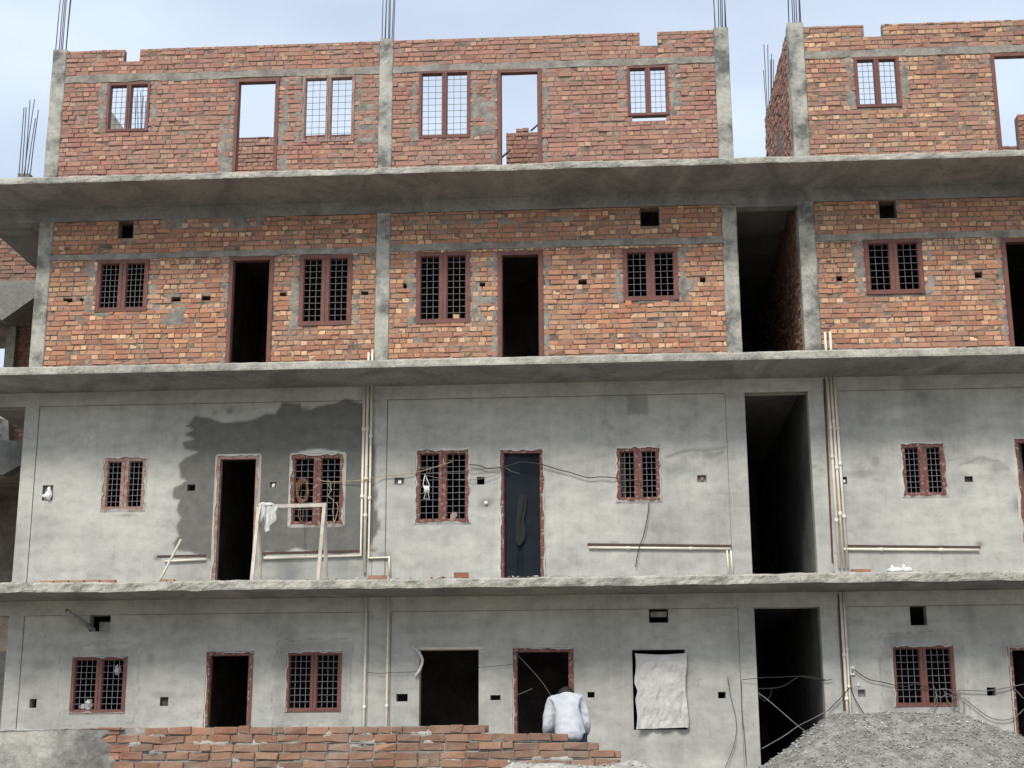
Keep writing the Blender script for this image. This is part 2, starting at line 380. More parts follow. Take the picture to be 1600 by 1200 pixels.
def smear(mb, x0, x1, z0, z1, yf=-.001, amp=.022, th=.5, seed=0, mi=0, feather=.06):
    """a rough dab of mortar lying over the brick faces, its edge diving into them"""
    nx = max(4, int((x1-x0)/.022)); nz_ = max(4, int((z1-z0)/.022))
    X, Z = np.meshgrid(np.linspace(x0, x1, nx), np.linspace(z0, z1, nz_))
    e = np.minimum(np.minimum(X-x0, x1-X), np.minimum(Z-z0, z1-Z))/feather
    h = np.clip(e, 0, 1)*.9+1.1*(fbm(X*6+seed*3.7, Z*6+seed, 4)-th)*2
    Y = yf+.016-amp*np.clip(h, -.2, 1.0)-.006*fbm(X*30, Z*30, 2)
    mb.grid(X, Y, Z, mi, (h[:-1, :-1] > -.2), smooth=True)

# ---- openings measured on the facade
TSW = [R(167.5, 130, 233, 205), R(473, 118.5, 553.5, 221), R(655, 111, 734, 215), R(980.5, 103, 1044.5, 180), R(1336, 89, 1406, 167)]
TSD = [R(366, 123.5, 434, 268), R(777.5, 108.5, 846, 258), R(1554, 83, 1623, 240)]
BSW = [R(151, 406, 231, 486.5), R(468, 398.5, 549, 508), R(650.8, 394, 734, 504.5), R(974, 388.8, 1059, 469), R(1352, 374, 1442, 459)]
BSD = [R(355.5, 401.6, 425, 575), R(778, 392.7, 848.7, 570), R(1572, 372, 1645, 560)]
BSV = [R(185, 345, 208, 372), R(1000.7, 324, 1030, 353), R(1374, 313.5, 1400.6, 340.6)]
BSP = [R(*q) for q in [(99, 466, 113, 473), (124, 466, 134.5, 473), (268, 463.6, 282, 471), (315, 462, 328.7, 469), (437, 457, 447, 464), (562, 455, 575.5, 462.5), (630, 442, 638.7, 451), (747, 441, 758, 449), (850, 438, 860, 447), (904, 437, 917, 446), (1093.7, 433, 1102.6, 442), (1307, 431, 1316, 439), (1523, 425, 1535, 434), (1558.7, 424, 1565.6, 432)]]
PSW = [R(160, 714, 228.5, 799), R(453, 709, 538, 822), R(649, 702, 734.4, 818), R(962, 698, 1033, 784.5), R(1408, 692, 1478.5, 777)]
PSD = [R(334, 711, 403, 920), R(780.5, 702, 851.5, 905), R(1593, 685, 1668, 895)]
PSN = [R(*q) for q in [(66, 758, 83, 782), (292.6, 757, 305, 767), (420.5, 752, 433, 763), (616, 746, 631.7, 757), (745, 745, 757, 757), (1089, 742, 1104, 753), (1314, 745, 1323.4, 755.6), (1507, 744, 1520, 753)]]
GW = [R(111.5, 1026, 196.5, 1114.5), R(447, 1018, 533, 1112), R(1395.5, 1008, 1492, 1104)]
GO = [R(655, 1013, 748, 1150)]                       # frameless opening
GD = [R(801, 1012, 897, 1232), R(318, 1018, 392, 1232), R(1583, 1009, 1665, 1230)]
GS = [R(989, 1015, 1072, 1140)]                      # the opening behind the hung sheet
GV = [R(139.5, 961.5, 172.5, 986.6), R(1014, 949, 1044, 973), R(1422, 944.5, 1448, 977)]
GN = [R(*q) for q in [(46, 1092, 57, 1106), (250, 1089, 263, 1103), (619, 1084, 637, 1096), (766, 1086, 782, 1094), (918, 1081, 929, 1090), (1122, 1081, 1134, 1091), (1340, 1077, 1352, 1088), (1542, 1074, 1556, 1087)]]

# ---- slabs with rough cast edges
def slab(zb, zt, x0, x1, yf, yb, seed, rough=.012, drop=0.0):
    mb = MB(); nx = int((x1-x0)/.045); nz_ = 6
    xs = np.linspace(x0, x1, nx)
    sag = .018*(fbm(xs*.55+seed, xs*0+seed, 3)-.5)*2
    X, K = np.meshgrid(xs, np.linspace(0, 1, nz_))
    zt_ = zt+sag+.5*rough*(fbm(xs*7, xs*0+seed*2, 3)-.5)*2; zb_ = zb+.4*sag+drop*(fbm(xs*3, xs*0+seed*5, 4)-.5)
    Z = zb_+(zt_-zb_)*K
    Y = yf+rough*1.6*(fbm(X*6+seed, Z*9, 4)-.5)*2; Y[0] += .006; Y[-1] += .02
    mb.grid(X, Y, Z, 1, smooth=False)
    # top and underside
    ys = np.r_[yf, yf+.12, yf+.4, yf+.8, 0, 1.0, yb]
    for zz, top in ((zt_, 1), (zb_, 0)):
        X2, Y2 = np.meshgrid(xs, ys); w_ = np.clip(1-(Y2-yf)/.5, 0, 1)
        base = zt if top else zb
        Z2 = base+(zz-base)*w_; Y2 = Y2.copy(); Y2[0] = Y[-1] if top else Y[0]
        if not top: Z2 = Z2+.006*(fbm(X2*1.3, Y2*2+seed, 3)-.5)
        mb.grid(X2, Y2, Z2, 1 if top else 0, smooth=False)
    mb.add([(x0, yf, zb), (x0, yb, zb), (x0, yb, zt), (x0, yf, zt), (x1, yf, zb), (x1, yb, zb), (x1, yb, zt), (x1, yf, zt), ],
           [(0, 3, 2, 1), (4, 5, 6, 7), (1, 2, 6, 5)], 1)
    return mb
s1 = slab(ZS1, T1, -12.4, 10.2, DEP, 0.9, 3, .018)
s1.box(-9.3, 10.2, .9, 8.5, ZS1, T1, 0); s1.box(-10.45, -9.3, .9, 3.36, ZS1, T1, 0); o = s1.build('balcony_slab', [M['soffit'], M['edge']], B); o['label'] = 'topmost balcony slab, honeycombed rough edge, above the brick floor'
s2 = slab(ZS2, T2, -12.4, 10.2, DEP, 0.9, 11, .010)
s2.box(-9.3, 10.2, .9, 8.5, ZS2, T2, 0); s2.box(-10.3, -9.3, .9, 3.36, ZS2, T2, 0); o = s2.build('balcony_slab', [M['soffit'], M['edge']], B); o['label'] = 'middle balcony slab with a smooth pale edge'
s3 = slab(ZS3, T3, -12.4, 10.2, DEP, 0.9, 23, .024, .03)
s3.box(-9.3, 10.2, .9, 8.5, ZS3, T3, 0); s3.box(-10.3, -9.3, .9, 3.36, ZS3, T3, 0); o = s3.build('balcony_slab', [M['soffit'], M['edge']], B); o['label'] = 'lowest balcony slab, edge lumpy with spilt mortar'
# ---- ring beams under the slabs
BH = .225
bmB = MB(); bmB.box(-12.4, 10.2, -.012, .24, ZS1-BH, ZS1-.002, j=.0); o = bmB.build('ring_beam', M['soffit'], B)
beam3 = MB()
# ---- columns of the two upper floors
def column(cx, z0, z1, seed, y0=-.014, y1=.26, name='column'):
    mb = MB(); n_ = int((z1-z0)/.07); zs = np.linspace(z0, z1, n_)
    prof = [(cx[0], y1), (cx[0], y0), (cx[0]+.01, y0-.0), (cx[1]-.01, y0), (cx[1], y0), (cx[1], y1)]
    prof = [(cx[0], y1), (cx[0], y0+.012), (cx[0]+.012, y0), ((cx[0]*2+cx[1])/3, y0), ((cx[0]+2*cx[1])/3, y0), (cx[1]-.012, y0), (cx[1], y0+.012), (cx[1], y1)]
    Xg = np.array([[p[0]+.006*(vnoise(z*5, seed+i)-.5) for i, p in enumerate(prof)] for z in zs])
    Yg = np.array([[p[1]+(.010*(vnoise(z*4+seed, i*1.3)-.5) if i not in (0, 7) else 0) for i, p in enumerate(prof)] for z in zs])
    Zg = np.array([[z]*len(prof) for z in zs]); mb.grid(Xg, Yg, Zg, smooth=False)
    mb.add([(p[0], p[1], z1) for p in prof], [tuple(range(8))])
    mb.add([(cx[0], y1, z0), (cx[1], y1, z0), (cx[1], y1, z1), (cx[0], y1, z1)], [(0, 3, 2, 1)])
    return mb.build(name, M['column'], B)
for i, c in enumerate((C1, C2, C3, C4, C5)):
    column(c, T2-.02, ZS1-BH if i not in (9,) else ZS1, i*3.1+1)
    ct = column(c, T1-.02, TOP+(.02 if i != 3 else .06), i*4.3+2)
    # starter bars: six rods, hooked slightly out of line
    for k in range(7 if i else 6):
        fx = (k % 4)/3 if k < 4 else (k-4)/2+.12
        x = c[0]+.03+(c[1]-c[0]-.06)*min(fx, 1); y = .02 if k < 4 else .2
        lean = rng.normal(0, .012)+.012; r_ = MB(); top = TOP+1.35+rng.random()*.25
        r_.tube([(x, y, TOP-.05), (x+lean*.4, y, TOP+.5), (x+lean*1.4, y+.01, top)], .0085, 6); r_.build('rebar', M['rebar'], ct)

# ---- brick walls, floor by floor and bay by bay
def brick_bay(x0, x1, z0, z1, holes, pal, lintel, soldier=False, course=.084, low_soldier=False, notch=None):
    mb = MB()
    tz = z1
    H = holes+([notch] if notch else [])
    zl0, zl1 = lintel
    panel(mb, x0+.002, x1-.002, z0, z1-.006, H, .0075, .105 if z0 > T1-.1 else .219, mi=1)
    bricks(mb, x0+.003, x1-.003, z0+.004, zl0, H, 0., pal, course, 0, soldier=soldier)
    bricks(mb, x0+.003, x1-.003, zl1, z1, H, 0., pal, course, 0)
    return mb.build('brick_wall', [M['brick'], M['mortar']], B)
def band(x0, x1, z0, z1, seed):
    mb = MB(); xs = np.linspace(x0, x1, int((x1-x0)/.05)); X, K = np.meshgrid(xs, np.linspace(0, 1, 5))
    e0 = z0+.022-.055*fbm(xs*4, xs*0+seed, 5); e1 = z1-.018+.05*fbm(xs*4, xs*0+seed+9, 4)
    Z = e0+(e1-e0)*K; Y = -.004-.008*fbm(X*5, Z*12+seed, 4); mb.grid(X, Y, Z, smooth=False)
    for r_, s_ in ((0, 1), (-1, -1)):
        mb.add(np.r_[np.c_[X[r_], Y[r_], Z[r_]], np.c_[X[r_], Y[r_]*0+.1, Z[r_]]], [(i, i+1, i+1+len(xs), i+len(xs))[::-s_] for i in range(len(xs)-1)])
    return mb.build('lintel_band', M['band'], B)
zB = (P(600, 393)[2], P(600, 383.5)[2]); zB1 = (P(300, 402)[2], P(300, 393.5)[2]); zB3 = (P(1400, 374)[2], P(1400, 364.5)[2])
zT = (P(300, 124)[2], P(300, 113.5)[2]); zT2 = (P(850, 106)[2], P(850, 96.5)[2]); zT3 = (P(1400, 87)[2], P(1400, 76.5)[2])
PB = [h for h in BSP]
nt1 = R(195, 60, 219, 97.5); nt2 = R(999, 30, 1027, 71.6); nt3 = R(1349, 20, 1377.5, 57)
gap4 = R(988, 180, 1041.5, 188.5)
for (x0, x1, lo, lb, ho, nt_, pal) in ((C1[1], C2[0], zB1, zT, (0, 1), nt1, 'top'), (C2[1], C3[0], zB, zT2, (1, 2), nt2, 'top'), (C4[1], C5[0], zB3, zT3, (2, 3), nt3, 'topr')):
    Hs = [h for h in BSW+BSD+BSV+PB if h[0] > x0-.01 and h[0] < x1]
    brick_bay(x0, x1, T2-.01, ZS1-BH, Hs, 'mid', lo, soldier=True)
    band(x0, x1, lo[0], lo[1], x0)
    Ht = [h for h in TSW+TSD+([gap4] if x0 == C2[1] else []) if h[0] > x0-.01 and h[0] < x1]
    wl = brick_bay(x0, x1, T1-.01, TOP-.01, Ht, pal, lb, soldier=(pal == 'topr'), notch=nt_)
    band(x0, x1, lb[0], lb[1], x0+5)
# extra beam dabs under the ring beam
# side wall of the upper gap, running back
mb = MB(); mb.box(C4[0]+.014, C4[0]+.24, .262, 3.72, T1, TOP-.008, 1)
bricks(mb, .262, 3.72, T1, TOP, [(1.55, 2.15, T1, T1+1.75)], C4[0], 'top', axis='y'); o = mb.build('side_wall', [M['brick'], M['mortar']], B)
mb = MB(); mb.box(C4[0]-.006, C4[0]+.02, 1.55, 2.15, T1+.02, T1+1.75); mb.build('side_opening', M['inner'], B)

# ---- plastered floors
def wv(X, Z, pts, soft=.04, warp=.10, fr=2.2, Y=0.):
    """soft, noise-warped mask of a polygon given by photo points"""
    pg = np.array([[P(a, b, Y)[0], P(a, b, Y)[2]] for a, b in pts])
    Xw = X+warp*(fbm(X*fr+31, Z*fr, 4)-.5)*2; Zw = Z+warp*(fbm(X*fr, Z*fr+77, 4)-.5)*2
    ins = np.zeros(X.shape, bool); dist = np.full(X.shape, 9.)
    for i in range(len(pg)):
        (ax, az), (bx, bz) = pg[i], pg[(i+1) % len(pg)]
        dx, dz = bx-ax, bz-az; L = dx*dx+dz*dz+1e-9
        t = np.clip(((Xw-ax)*dx+(Zw-az)*dz)/L, 0, 1); dist = np.minimum(dist, np.hypot(Xw-ax-t*dx, Zw-az-t*dz))
        if abs(bz-az) > 1e-9: ins ^= ((az > Zw) != (bz > Zw)) & (Xw < (bx-ax)*(Zw-az)/(bz-az)+ax)
    return np.clip(.5+np.where(ins, dist, -dist)/soft, 0, 1)
def blob(X, Z, px, py, rx, ry, warp=.6):
    cx, _, cz = P(px, py); rx /= 102.; ry /= 102.
    d = np.hypot((X-cx)/rx, (Z-cz)/ry)+warp*(fbm(X*3+px, Z*3+py, 5)-.5)*2
    return np.clip(1.25-d, 0, 1)**1.3
def stroke(X, Z, pts, wd=.02, warp=.03):
    m_ = np.zeros(X.shape); q = [P(a, b) for a, b in pts]
    Xw = X+warp*(fbm(X*5+3, Z*5, 3)-.5)*2; Zw = Z+warp*(fbm(X*5, Z*5+7, 3)-.5)*2
    for a, b in zip(q, q[1:]):
        dx, dz = b[0]-a[0], b[2]-a[2]; L = dx*dx+dz*dz+1e-9; t = np.clip(((Xw-a[0])*dx+(Zw-a[2])*dz)/L, 0, 1)
        m_ = np.maximum(m_, np.clip(1.4-np.hypot(Xw-a[0]-t*dx, Zw-a[2]-t*dz)/wd, 0, 1))
    return m_
WETP = [(306, 652), (298, 660), (289, 667), (298, 673), (287, 680), (300, 687), (285, 693), (289, 703), (310, 708), (290, 713), (277, 724), (279, 745), (291, 751), (269, 759), (269, 776), (283, 780), (279, 795), (285, 807), (275, 822), (277, 838), (267, 850), (271, 861), (332, 876), (410, 880), (413, 862), (440, 868), (566, 862), (600, 866), (578, 858), (590, 835), (593, 822), (585, 790), (590, 770), (586, 755), (583, 700), (582, 640), (576, 628), (540, 625), (523, 630), (476, 638), (469, 630), (442, 628), (430, 646), (411, 643), (392, 654), (349, 660)]
def plaster_attr(X, Z, floor):
    wet = np.zeros(X.shape); pale = np.zeros(X.shape)
    def W(v): np.maximum(wet, v, out=wet)
    def Pl(v): np.maximum(pale, v, out=pale)
    W(.10+.30*np.clip(fbm(X*.8+3, Z*.8, 5)*2.6-1.35, 0, 1))
    if floor == 'ps':
        W(wv(X, Z, WETP, .035, .075)*.93)
        for a in [(455, 635, 10, 6, .8), (476, 640, 14, 12, .9), (336, 645, 5, 4, .7), (360, 643, 7, 5, .6), (448, 641, 6, 7, .8), (1075, 735, 60, 22, .42), (1000, 715, 40, 12, .3), (1110, 712, 14, 7, .5), (895, 722, 45, 12, .35), (1350, 740, 50, 8, .5), (1368, 722, 8, 12, .5), (1470, 724, 30, 9, .45), (1535, 722, 26, 7, .45), (1440, 618, 17, 17, .55), (1420, 660, 40, 14, .3), (1560, 730, 22, 12, .5), (200, 805, 24, 4, .6), (120, 830, 90, 14, .12), (1010, 800, 40, 6, .3), (880, 790, 18, 12, .18), (860, 835, 10, 9, .35), (640, 830, 10, 12, .2), (945, 660, 16, 10, .35), (955, 668, 9, 8, .4), (1310, 655, 12, 8, .3), (1590, 790, 12, 18, .7), (600, 866, 18, 9, .7), (245, 872, 9, 7, .8), (760, 786, 13, 10, .55), (1530, 851, 8, 6, .7), (922, 851, 8, 7, .6), (958, 848, 9, 5, .5), (1550, 850, 10, 20, .2), (690, 830, 40, 6, .2)]:
            W(blob(X, Z, *a[:4])*a[4])
        W(wv(X, Z, [(980.5, 617), (1012.7, 617), (1012.7, 648), (980.5, 648)], .03, .01)*.5)
        W(wv(X, Z, [(1424, 611), (1452, 611), (1454, 637), (1426, 637)], .03, .01)*.35)
        for pts, a in (([(1500, 726), (1530, 716), (1560, 722), (1575, 735)], .5), ([(1480, 720), (1500, 714), (1520, 722)], .4), ([(1040, 713), (1080, 705), (1135, 700)], .5), ([(1100, 704), (1115, 712), (1130, 706)], .5), ([(1240, 738), (1265, 728), (1290, 738)], .4)):
            W(stroke(X, Z, pts, .03)*a)
        Pl(blob(X, Z, 150, 770, 150, 90)*.5); Pl(blob(X, Z, 220, 830, 60, 40)*.55); Pl(blob(X, Z, 690, 860, 70, 20)*.6); Pl(blob(X, Z, 1480, 830, 160, 60)*.45); Pl(blob(X, Z, 880, 820, 150, 50)*.35)
        wet *= 1-.95*wv(X, Z, [(413, 862), (440, 866), (462, 856), (490, 862), (520, 864), (480, 870), (415, 872)], .03, .03)
        wet *= 1-wv(X, Z, [(455, 709), (478, 703), (500, 702), (530, 706), (538, 709)], .02, .02)
        Pl(wv(X, Z, [(455, 709), (478, 703), (500, 702), (530, 706), (538, 709)], .02, .02)*.5)
    else:
        for hx in GW:
            for (pad, s_) in ((.17, .34),):
                d = np.maximum(np.maximum(hx[0]-X, X-hx[1]), np.maximum(hx[2]-Z, Z-hx[3]))+.09*(fbm(X*3, Z*3, 4)-.5)*2
                W(np.clip((pad-d)/.05, 0, 1)*.32)
                W(np.clip(1-np.abs(d-pad)/.022, 0, 1)*.5)
        for a in [(160, 985, 30, 16, .55), (165, 1005, 40, 9, .35), (55, 1090, 16, 14, .45), (60, 1040, 30, 22, .35), (90, 1130, 8, 30, .3), (236, 1028, 12, 14, .45), (250, 1085, 30, 9, .4), (1376, 1030, 12, 12, .5), (1380, 1072, 10, 12, .4), (1440, 985, 22, 18, .35), (1560, 1040, 30, 22, .35), (1520, 1000, 40, 22, .3), (1560, 1085, 40, 16, .3), (1500, 1075, 22, 24, .4), (1345, 1082, 14, 12, .3), (1170, 1085, 10, 14, .2), (760, 1060, 30, 14, .25), (960, 1050, 24, 30, .25), (1100, 1080, 40, 14, .25)]:
            W(blob(X, Z, *a[:4])*a[4])
        Pl(blob(X, Z, 90, 1050, 50, 40)*.35); Pl(blob(X, Z, 240, 1060, 30, 40)*.4); Pl(blob(X, Z, 1360, 1050, 30, 40)*.3); Pl(blob(X, Z, 1120, 1190, 60, 30)*.7); Pl(blob(X, Z, 1560, 1130, 40, 30)*.5)
        Pl(stroke(X, Z, [(170, 1005), (185, 1012), (210, 1010), (222, 1014)], .03)*.6)
        # a halo round the vent
    return wet, pale
def plaster_bay(x0, x1, z0, z1, holes, floor, yf=0., res=.03, name='plaster_wall'):
    mb = MB(); H = [h for h in holes if h[1] > x0 and h[0] < x1]
    n0, Xg, Zg = panel(mb, x0, x1, z0, z1, H, yf, .22, res, rough=.010)
    wet = np.zeros(mb.n); pale = np.zeros(mb.n); a, b = plaster_attr(Xg, Zg, floor)
    wet[n0:n0+Xg.size] = a.ravel(); pale[n0:n0+Xg.size] = b.ravel()
    V = np.concatenate(mb.v)
    r1, r2 = plaster_attr(V[n0+Xg.size:, 0], V[n0+Xg.size:, 2], floor); wet[n0+Xg.size:] = r1; pale[n0+Xg.size:] = r2
    # drop unused grid vertices consistently
    used = np.zeros(mb.n, bool)
    for f in mb.f: used[f] = True
    mp_ = np.cumsum(used)-1; mb.f = [[int(mp_[i]) for i in f] for f in mb.f]
    mb.c = [np.concatenate(mb.c)[used]]; mb.v = [V[used]]; mb.n = int(used.sum())
    return mb.build(name, M['plaster'], B, dict(wet=wet[used], pale=pale[used]))
GR = .007      # the drawn groove beside columns and beams
Gb = BH
def plaster_floor(z0, z1, holes, floor, xl):
    zb = z1-Gb
    for (x0, x1) in ((xl[0], xl[1]), (xl[2], xl[3]), (xl[4], C5[0])):
        plaster_bay(x0+GR, x1-GR, z0, zb-GR, holes, floor)
    # grooves: strips set back
    gm = MB()
    for x in (xl[0], xl[1], xl[2], xl[3]): gm.box(x-GR, x+GR, .009, .2, z0, zb)
    for (a, b) in ((xl[0], xl[1]), (xl[2], xl[3]), (xl[4], C5[0])): gm.box(a, b, .0095, .2, zb-GR, zb)
    gm.build('plaster_groove', M['passage'], B)
    for (a, b) in ((C1[0], xl[0]), (xl[1], xl[2]), (xl[3], C3[1]), (C4[0], xl[4]), (C5[0], C5[1])):
        if b-a > .03: plaster_bay(a+(GR if False else 0), b-GR if b in (xl[0], xl[2]) else b, z0, zb, [], floor, -.004, .05, 'plastered_column')
    plaster_bay(-12.4, 10.2, zb, z1-.002, [], floor, -.006, .05, 'plastered_beam')
xp = (P(50, 800)[0], C2[0]+.03, P(603, 800)[0], P(1141, 800)[0], C4[1]-.02)
plaster_floor(T3-.02, ZS2, PSW+PSD+PSN, 'ps', xp)
xg = (P(32, 1050)[0], C2[0]+.0, P(610, 1050)[0], C3[0], C4[1])
plaster_floor(1.10, ZS3, GW+GO+GD+GS+GV+GN, 'gf', xg)

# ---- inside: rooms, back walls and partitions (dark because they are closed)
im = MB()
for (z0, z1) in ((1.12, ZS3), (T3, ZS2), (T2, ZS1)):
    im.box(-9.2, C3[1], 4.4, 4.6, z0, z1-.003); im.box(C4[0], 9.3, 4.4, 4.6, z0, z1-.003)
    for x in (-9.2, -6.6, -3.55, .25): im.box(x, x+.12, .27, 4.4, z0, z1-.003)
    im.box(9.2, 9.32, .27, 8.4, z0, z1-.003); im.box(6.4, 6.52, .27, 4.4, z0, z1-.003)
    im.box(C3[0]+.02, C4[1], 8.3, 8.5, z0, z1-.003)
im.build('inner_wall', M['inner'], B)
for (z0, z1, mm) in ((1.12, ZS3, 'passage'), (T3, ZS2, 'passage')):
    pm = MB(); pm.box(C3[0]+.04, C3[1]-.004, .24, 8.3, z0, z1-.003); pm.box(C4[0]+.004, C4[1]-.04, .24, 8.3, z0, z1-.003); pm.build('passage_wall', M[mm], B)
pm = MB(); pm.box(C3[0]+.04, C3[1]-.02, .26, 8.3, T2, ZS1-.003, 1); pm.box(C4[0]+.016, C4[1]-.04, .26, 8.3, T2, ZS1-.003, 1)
bricks(pm, .262, 8.3, T2, ZS1, [], C4[0]+.003, 'neigh', axis='y'); pm.build('passage_wall', [M['brick'], M['mortar']], B)
# headers across the passage mouths
for (z0, z1, m_) in ((P(1210, 322)[2], ZS1-BH, 'soffit'),):
    hb = MB(); hb.box(C3[1], C4[0], .0, .22, z0, z1); hb.build('ring_beam', M[m_], B)
# first lower side: floor slab of the ground floor
fm = MB(); fm.box(-10, 9.4, -.25, 8.4, .9, 1.18); fm.build('plinth', M['band'], B)

# ---- windows and doors
def window(r, mat='frame', steel='steel', nx=3, nz_=10, fw=.058, y=0.0, proud=.018, mull=None, leftpale=False, lab=None):
    x0, x1, z0, z1 = r; x0 -= .004; x1 += .004; z0 -= .004; z1 += .004
    f = MB(); ya, yb = y-proud, y+.09; e = .0012
    f.box(x0, x0+fw, ya, yb, z0, z1, j=e); f.box(x1-fw, x1, ya, yb, z0, z1, j=e)
    f.box(x0+fw, x1-fw, ya+.002, yb, z1-fw, z1, j=e); f.box(x0+fw, x1-fw, ya+.002, yb, z0, z0+fw, j=e)
    mc = (x0+x1)/2; mw = mull or fw*1.5
    f.box(mc-mw/2, mc-.004, ya+.003, yb, z0+fw, z1-fw, j=e); f.box(mc+.004, mc+mw/2, ya+.003, yb, z0+fw, z1-fw, j=e)
    f.box(mc-.004, mc+.004, ya+.016, yb, z0+fw, z1-fw)
    # inner rebate of each light
    for a, b in ((x0+fw, mc-mw/2), (mc+mw/2, x1-fw)):
        t_ = .012
        f.box(a, a+t_, ya+.022, yb, z0+fw, z1-fw); f.box(b-t_, b, ya+.022, yb, z0+fw, z1-fw)
        f.box(a+t_, b-t_, ya+.022, yb, z0+fw, z0+fw+t_); f.box(a+t_, b-t_, ya+.022, yb, z1-fw-t_, z1-fw)
    wo = f.build('window', M[mat], B)
    if lab: wo['label'] = lab
    for a, b in ((x0+fw, mc-mw/2), (mc+mw/2, x1-fw)):
        g = MB()
        for k in range(1, nx): 
            x = a+(b-a)*k/nx; g.bar((x, ya+.05, z0+fw), (x+rng.normal(0, .002), ya+.05, z1-fw), .0072)
        for k in range(1, nz_):
            z = z0+fw+(z1-z0-2*fw)*k/nz_; g.bar((a, ya+.037, z), (b, ya+.037, z+rng.normal(0, .003)), .0062)
        g.build('grille', M[steel], wo)
    return wo
def doorframe(r, mat='frame', fw=.062, y=0., proud=.02, z0=None):
    x0, x1, _, z1 = r; f = MB(); ya, yb = y-proud, y+.10; e = .0015
    f.box(x0-.003, x0+fw, ya, yb, z0, z1+.003, j=e); f.box(x1-fw, x1+.003, ya, yb, z0, z1+.003, j=e); f.box(x0+fw, x1-fw, ya+.002, yb, z1-fw, z1+.003, j=e)
    f.box(x0+fw, x0+fw+.014, ya+.04, yb, z0, z1-fw); f.box(x1-fw-.014, x1-fw, ya+.04, yb, z0, z1-fw)
    return f.build('door_frame', M[mat], B)
for i, r in enumerate(TSW):
    window(r, 'framegrey' if i == 1 else 'frame', 'steeldark', 3 if i != 1 else 3, (8, 10, 10, 8, 8)[i], fw=.042 if i != 4 else .05, mull=.07)
for r in TSD: doorframe(r, z0=T1-.01, fw=.055)
for i, r in enumerate(BSW): window(r, nz_=(8, 10, 10, 7, 7)[i], nx=4 if i in (0,) else 3, mull=.12, fw=.066)
for r in BSD: doorframe(r, z0=T2-.01)
for i, r in enumerate(PSW): window(r, 'framechip' if i in (0,) else 'frameps', 'steelpale', nz_=(8, 10, 10, 8, 8)[i], nx=3, mull=.11, fw=.072, proud=.008)
for i, r in enumerate(PSD): doorframe(r, 'framechip' if i == 0 else 'frameps', z0=T3-.01, proud=.008)
for i, r in enumerate(GW): window(r, nz_=8, nx=4, mull=.085, fw=.05, proud=.012, steel='steelpale')
for r in GD: doorframe(r, 'frameps', z0=1.18, proud=.012)
# plaster splashed over the frames, as rough lips along their edges
lip = MB()
def lips(r, sides='lrtb', w_=.03, seed=1, yf=-.008, door=False):
    x0, x1, z0, z1 = r
    for s_ in sides:
        n_ = int(((z1-z0) if s_ in 'lr' else (x1-x0))/.03)+2; t = np.linspace(0, 1, n_)
        wv_ = w_*(.15+1.1*np.clip(fbm(t*9+seed*7+ord(s_), t*0+seed, 3)*2-.55, 0, 1))
        for k in range(n_-1):
            a, b = t[k], t[k+1]
            if s_ in 'lr':
                X0 = x0 if s_ == 'l' else x1; sg = 1 if s_ == 'l' else -1
                q = [(X0-sg*.02, z0+(z1-z0)*a, wv_[k]), (X0-sg*.02, z0+(z1-z0)*b, wv_[k+1])]
                V = [(q[0][0], .0, q[0][1]), (q[1][0], .0, q[1][1]), (X0+sg*q[1][2], yf-.012, q[1][1]), (X0+sg*q[0][2], yf-.012, q[0][1])]
                V2 = [(V[3][0], .03, V[3][2]), (V[2][0], .03, V[2][2])]
            else:
                Z0 = z0 if s_ == 'b' else z1; sg = 1 if s_ == 'b' else -1
                V = [(x0+(x1-x0)*a, 0., Z0-sg*.02), (x0+(x1-x0)*b, 0., Z0-sg*.02), (x0+(x1-x0)*b, yf-.012, Z0+sg*wv_[k+1]), (x0+(x1-x0)*a, yf-.012, Z0+sg*wv_[k])]
                V2 = [(V[3][0], .03, V[3][2]), (V[2][0], .03, V[2][2])]
            lip.add(V+V2, [(0, 1, 2, 3), (3, 2, 5, 4)])
for i, r in enumerate(PSW): lips(r, seed=i+1)
for i, r in enumerate(PSD): lips(r, 'lrt', seed=i+21)
for i, r in enumerate(GW+GD): lips(r, 'lt' if i else 'tb', .025, seed=i+41)
lip.build('plaster_splash', M['plaster'], B)
# mortar dabs round the frames of the brick floors
k = 0
class _SM:
    def grid(s, X, Y, Z, mi=0, keep=None, smooth=True):
        m_ = MB(); m_.grid(X, Y, Z, mi, keep, smooth); m_.build('mortar_patch', M['smear'], B)
sm = _SM()
def around(r, z_ext=.04, w_=.14, parts='lr', skip=()):
    global k
    x0, x1, z0, z1 = r; H = z1-z0
    for s_ in parts:
        a, b = (x0-w_, x0+.0) if s_ == 'l' else (x1, x1+w_)
        if s_ == 'b': smear(sm, x0-.05, x1+.05, z0-.09, z0, seed=k, th=.45); k += 1; continue
        smear(sm, a, b, z0-.05, z1+.03, seed=k, th=.52); k += 1
for i, r in enumerate(BSW): around(r, parts='lrb' if i == 0 else 'lr', w_=.2 if i == 0 else .16)
for i, r in enumerate(TSW): around(r, w_=.16)
for i, r in enumerate(BSD): around((r[0], r[1], T2, r[3]), w_=.11, parts='l' if i == 0 else 'lr')
for i, r in enumerate(TSD): around((r[0], r[1], T1, r[3]), w_=.2 if i == 0 else .12)
for q in [(236, 478, 290, 510), (425, 505, 462, 530), (738, 482, 768, 520), (735, 400, 775, 420), (1060, 430, 1085, 460), (1380, 520, 1410, 540), (556, 160, 590, 225), (250, 330, 420, 360), (640, 338, 900, 352), (340, 180, 366, 262), (735, 150, 775, 215), (1046, 130, 1068, 185), (738, 450, 774, 480)]:
    r = R(*q); smear(sm, *r, seed=k, th=.56); k += 1
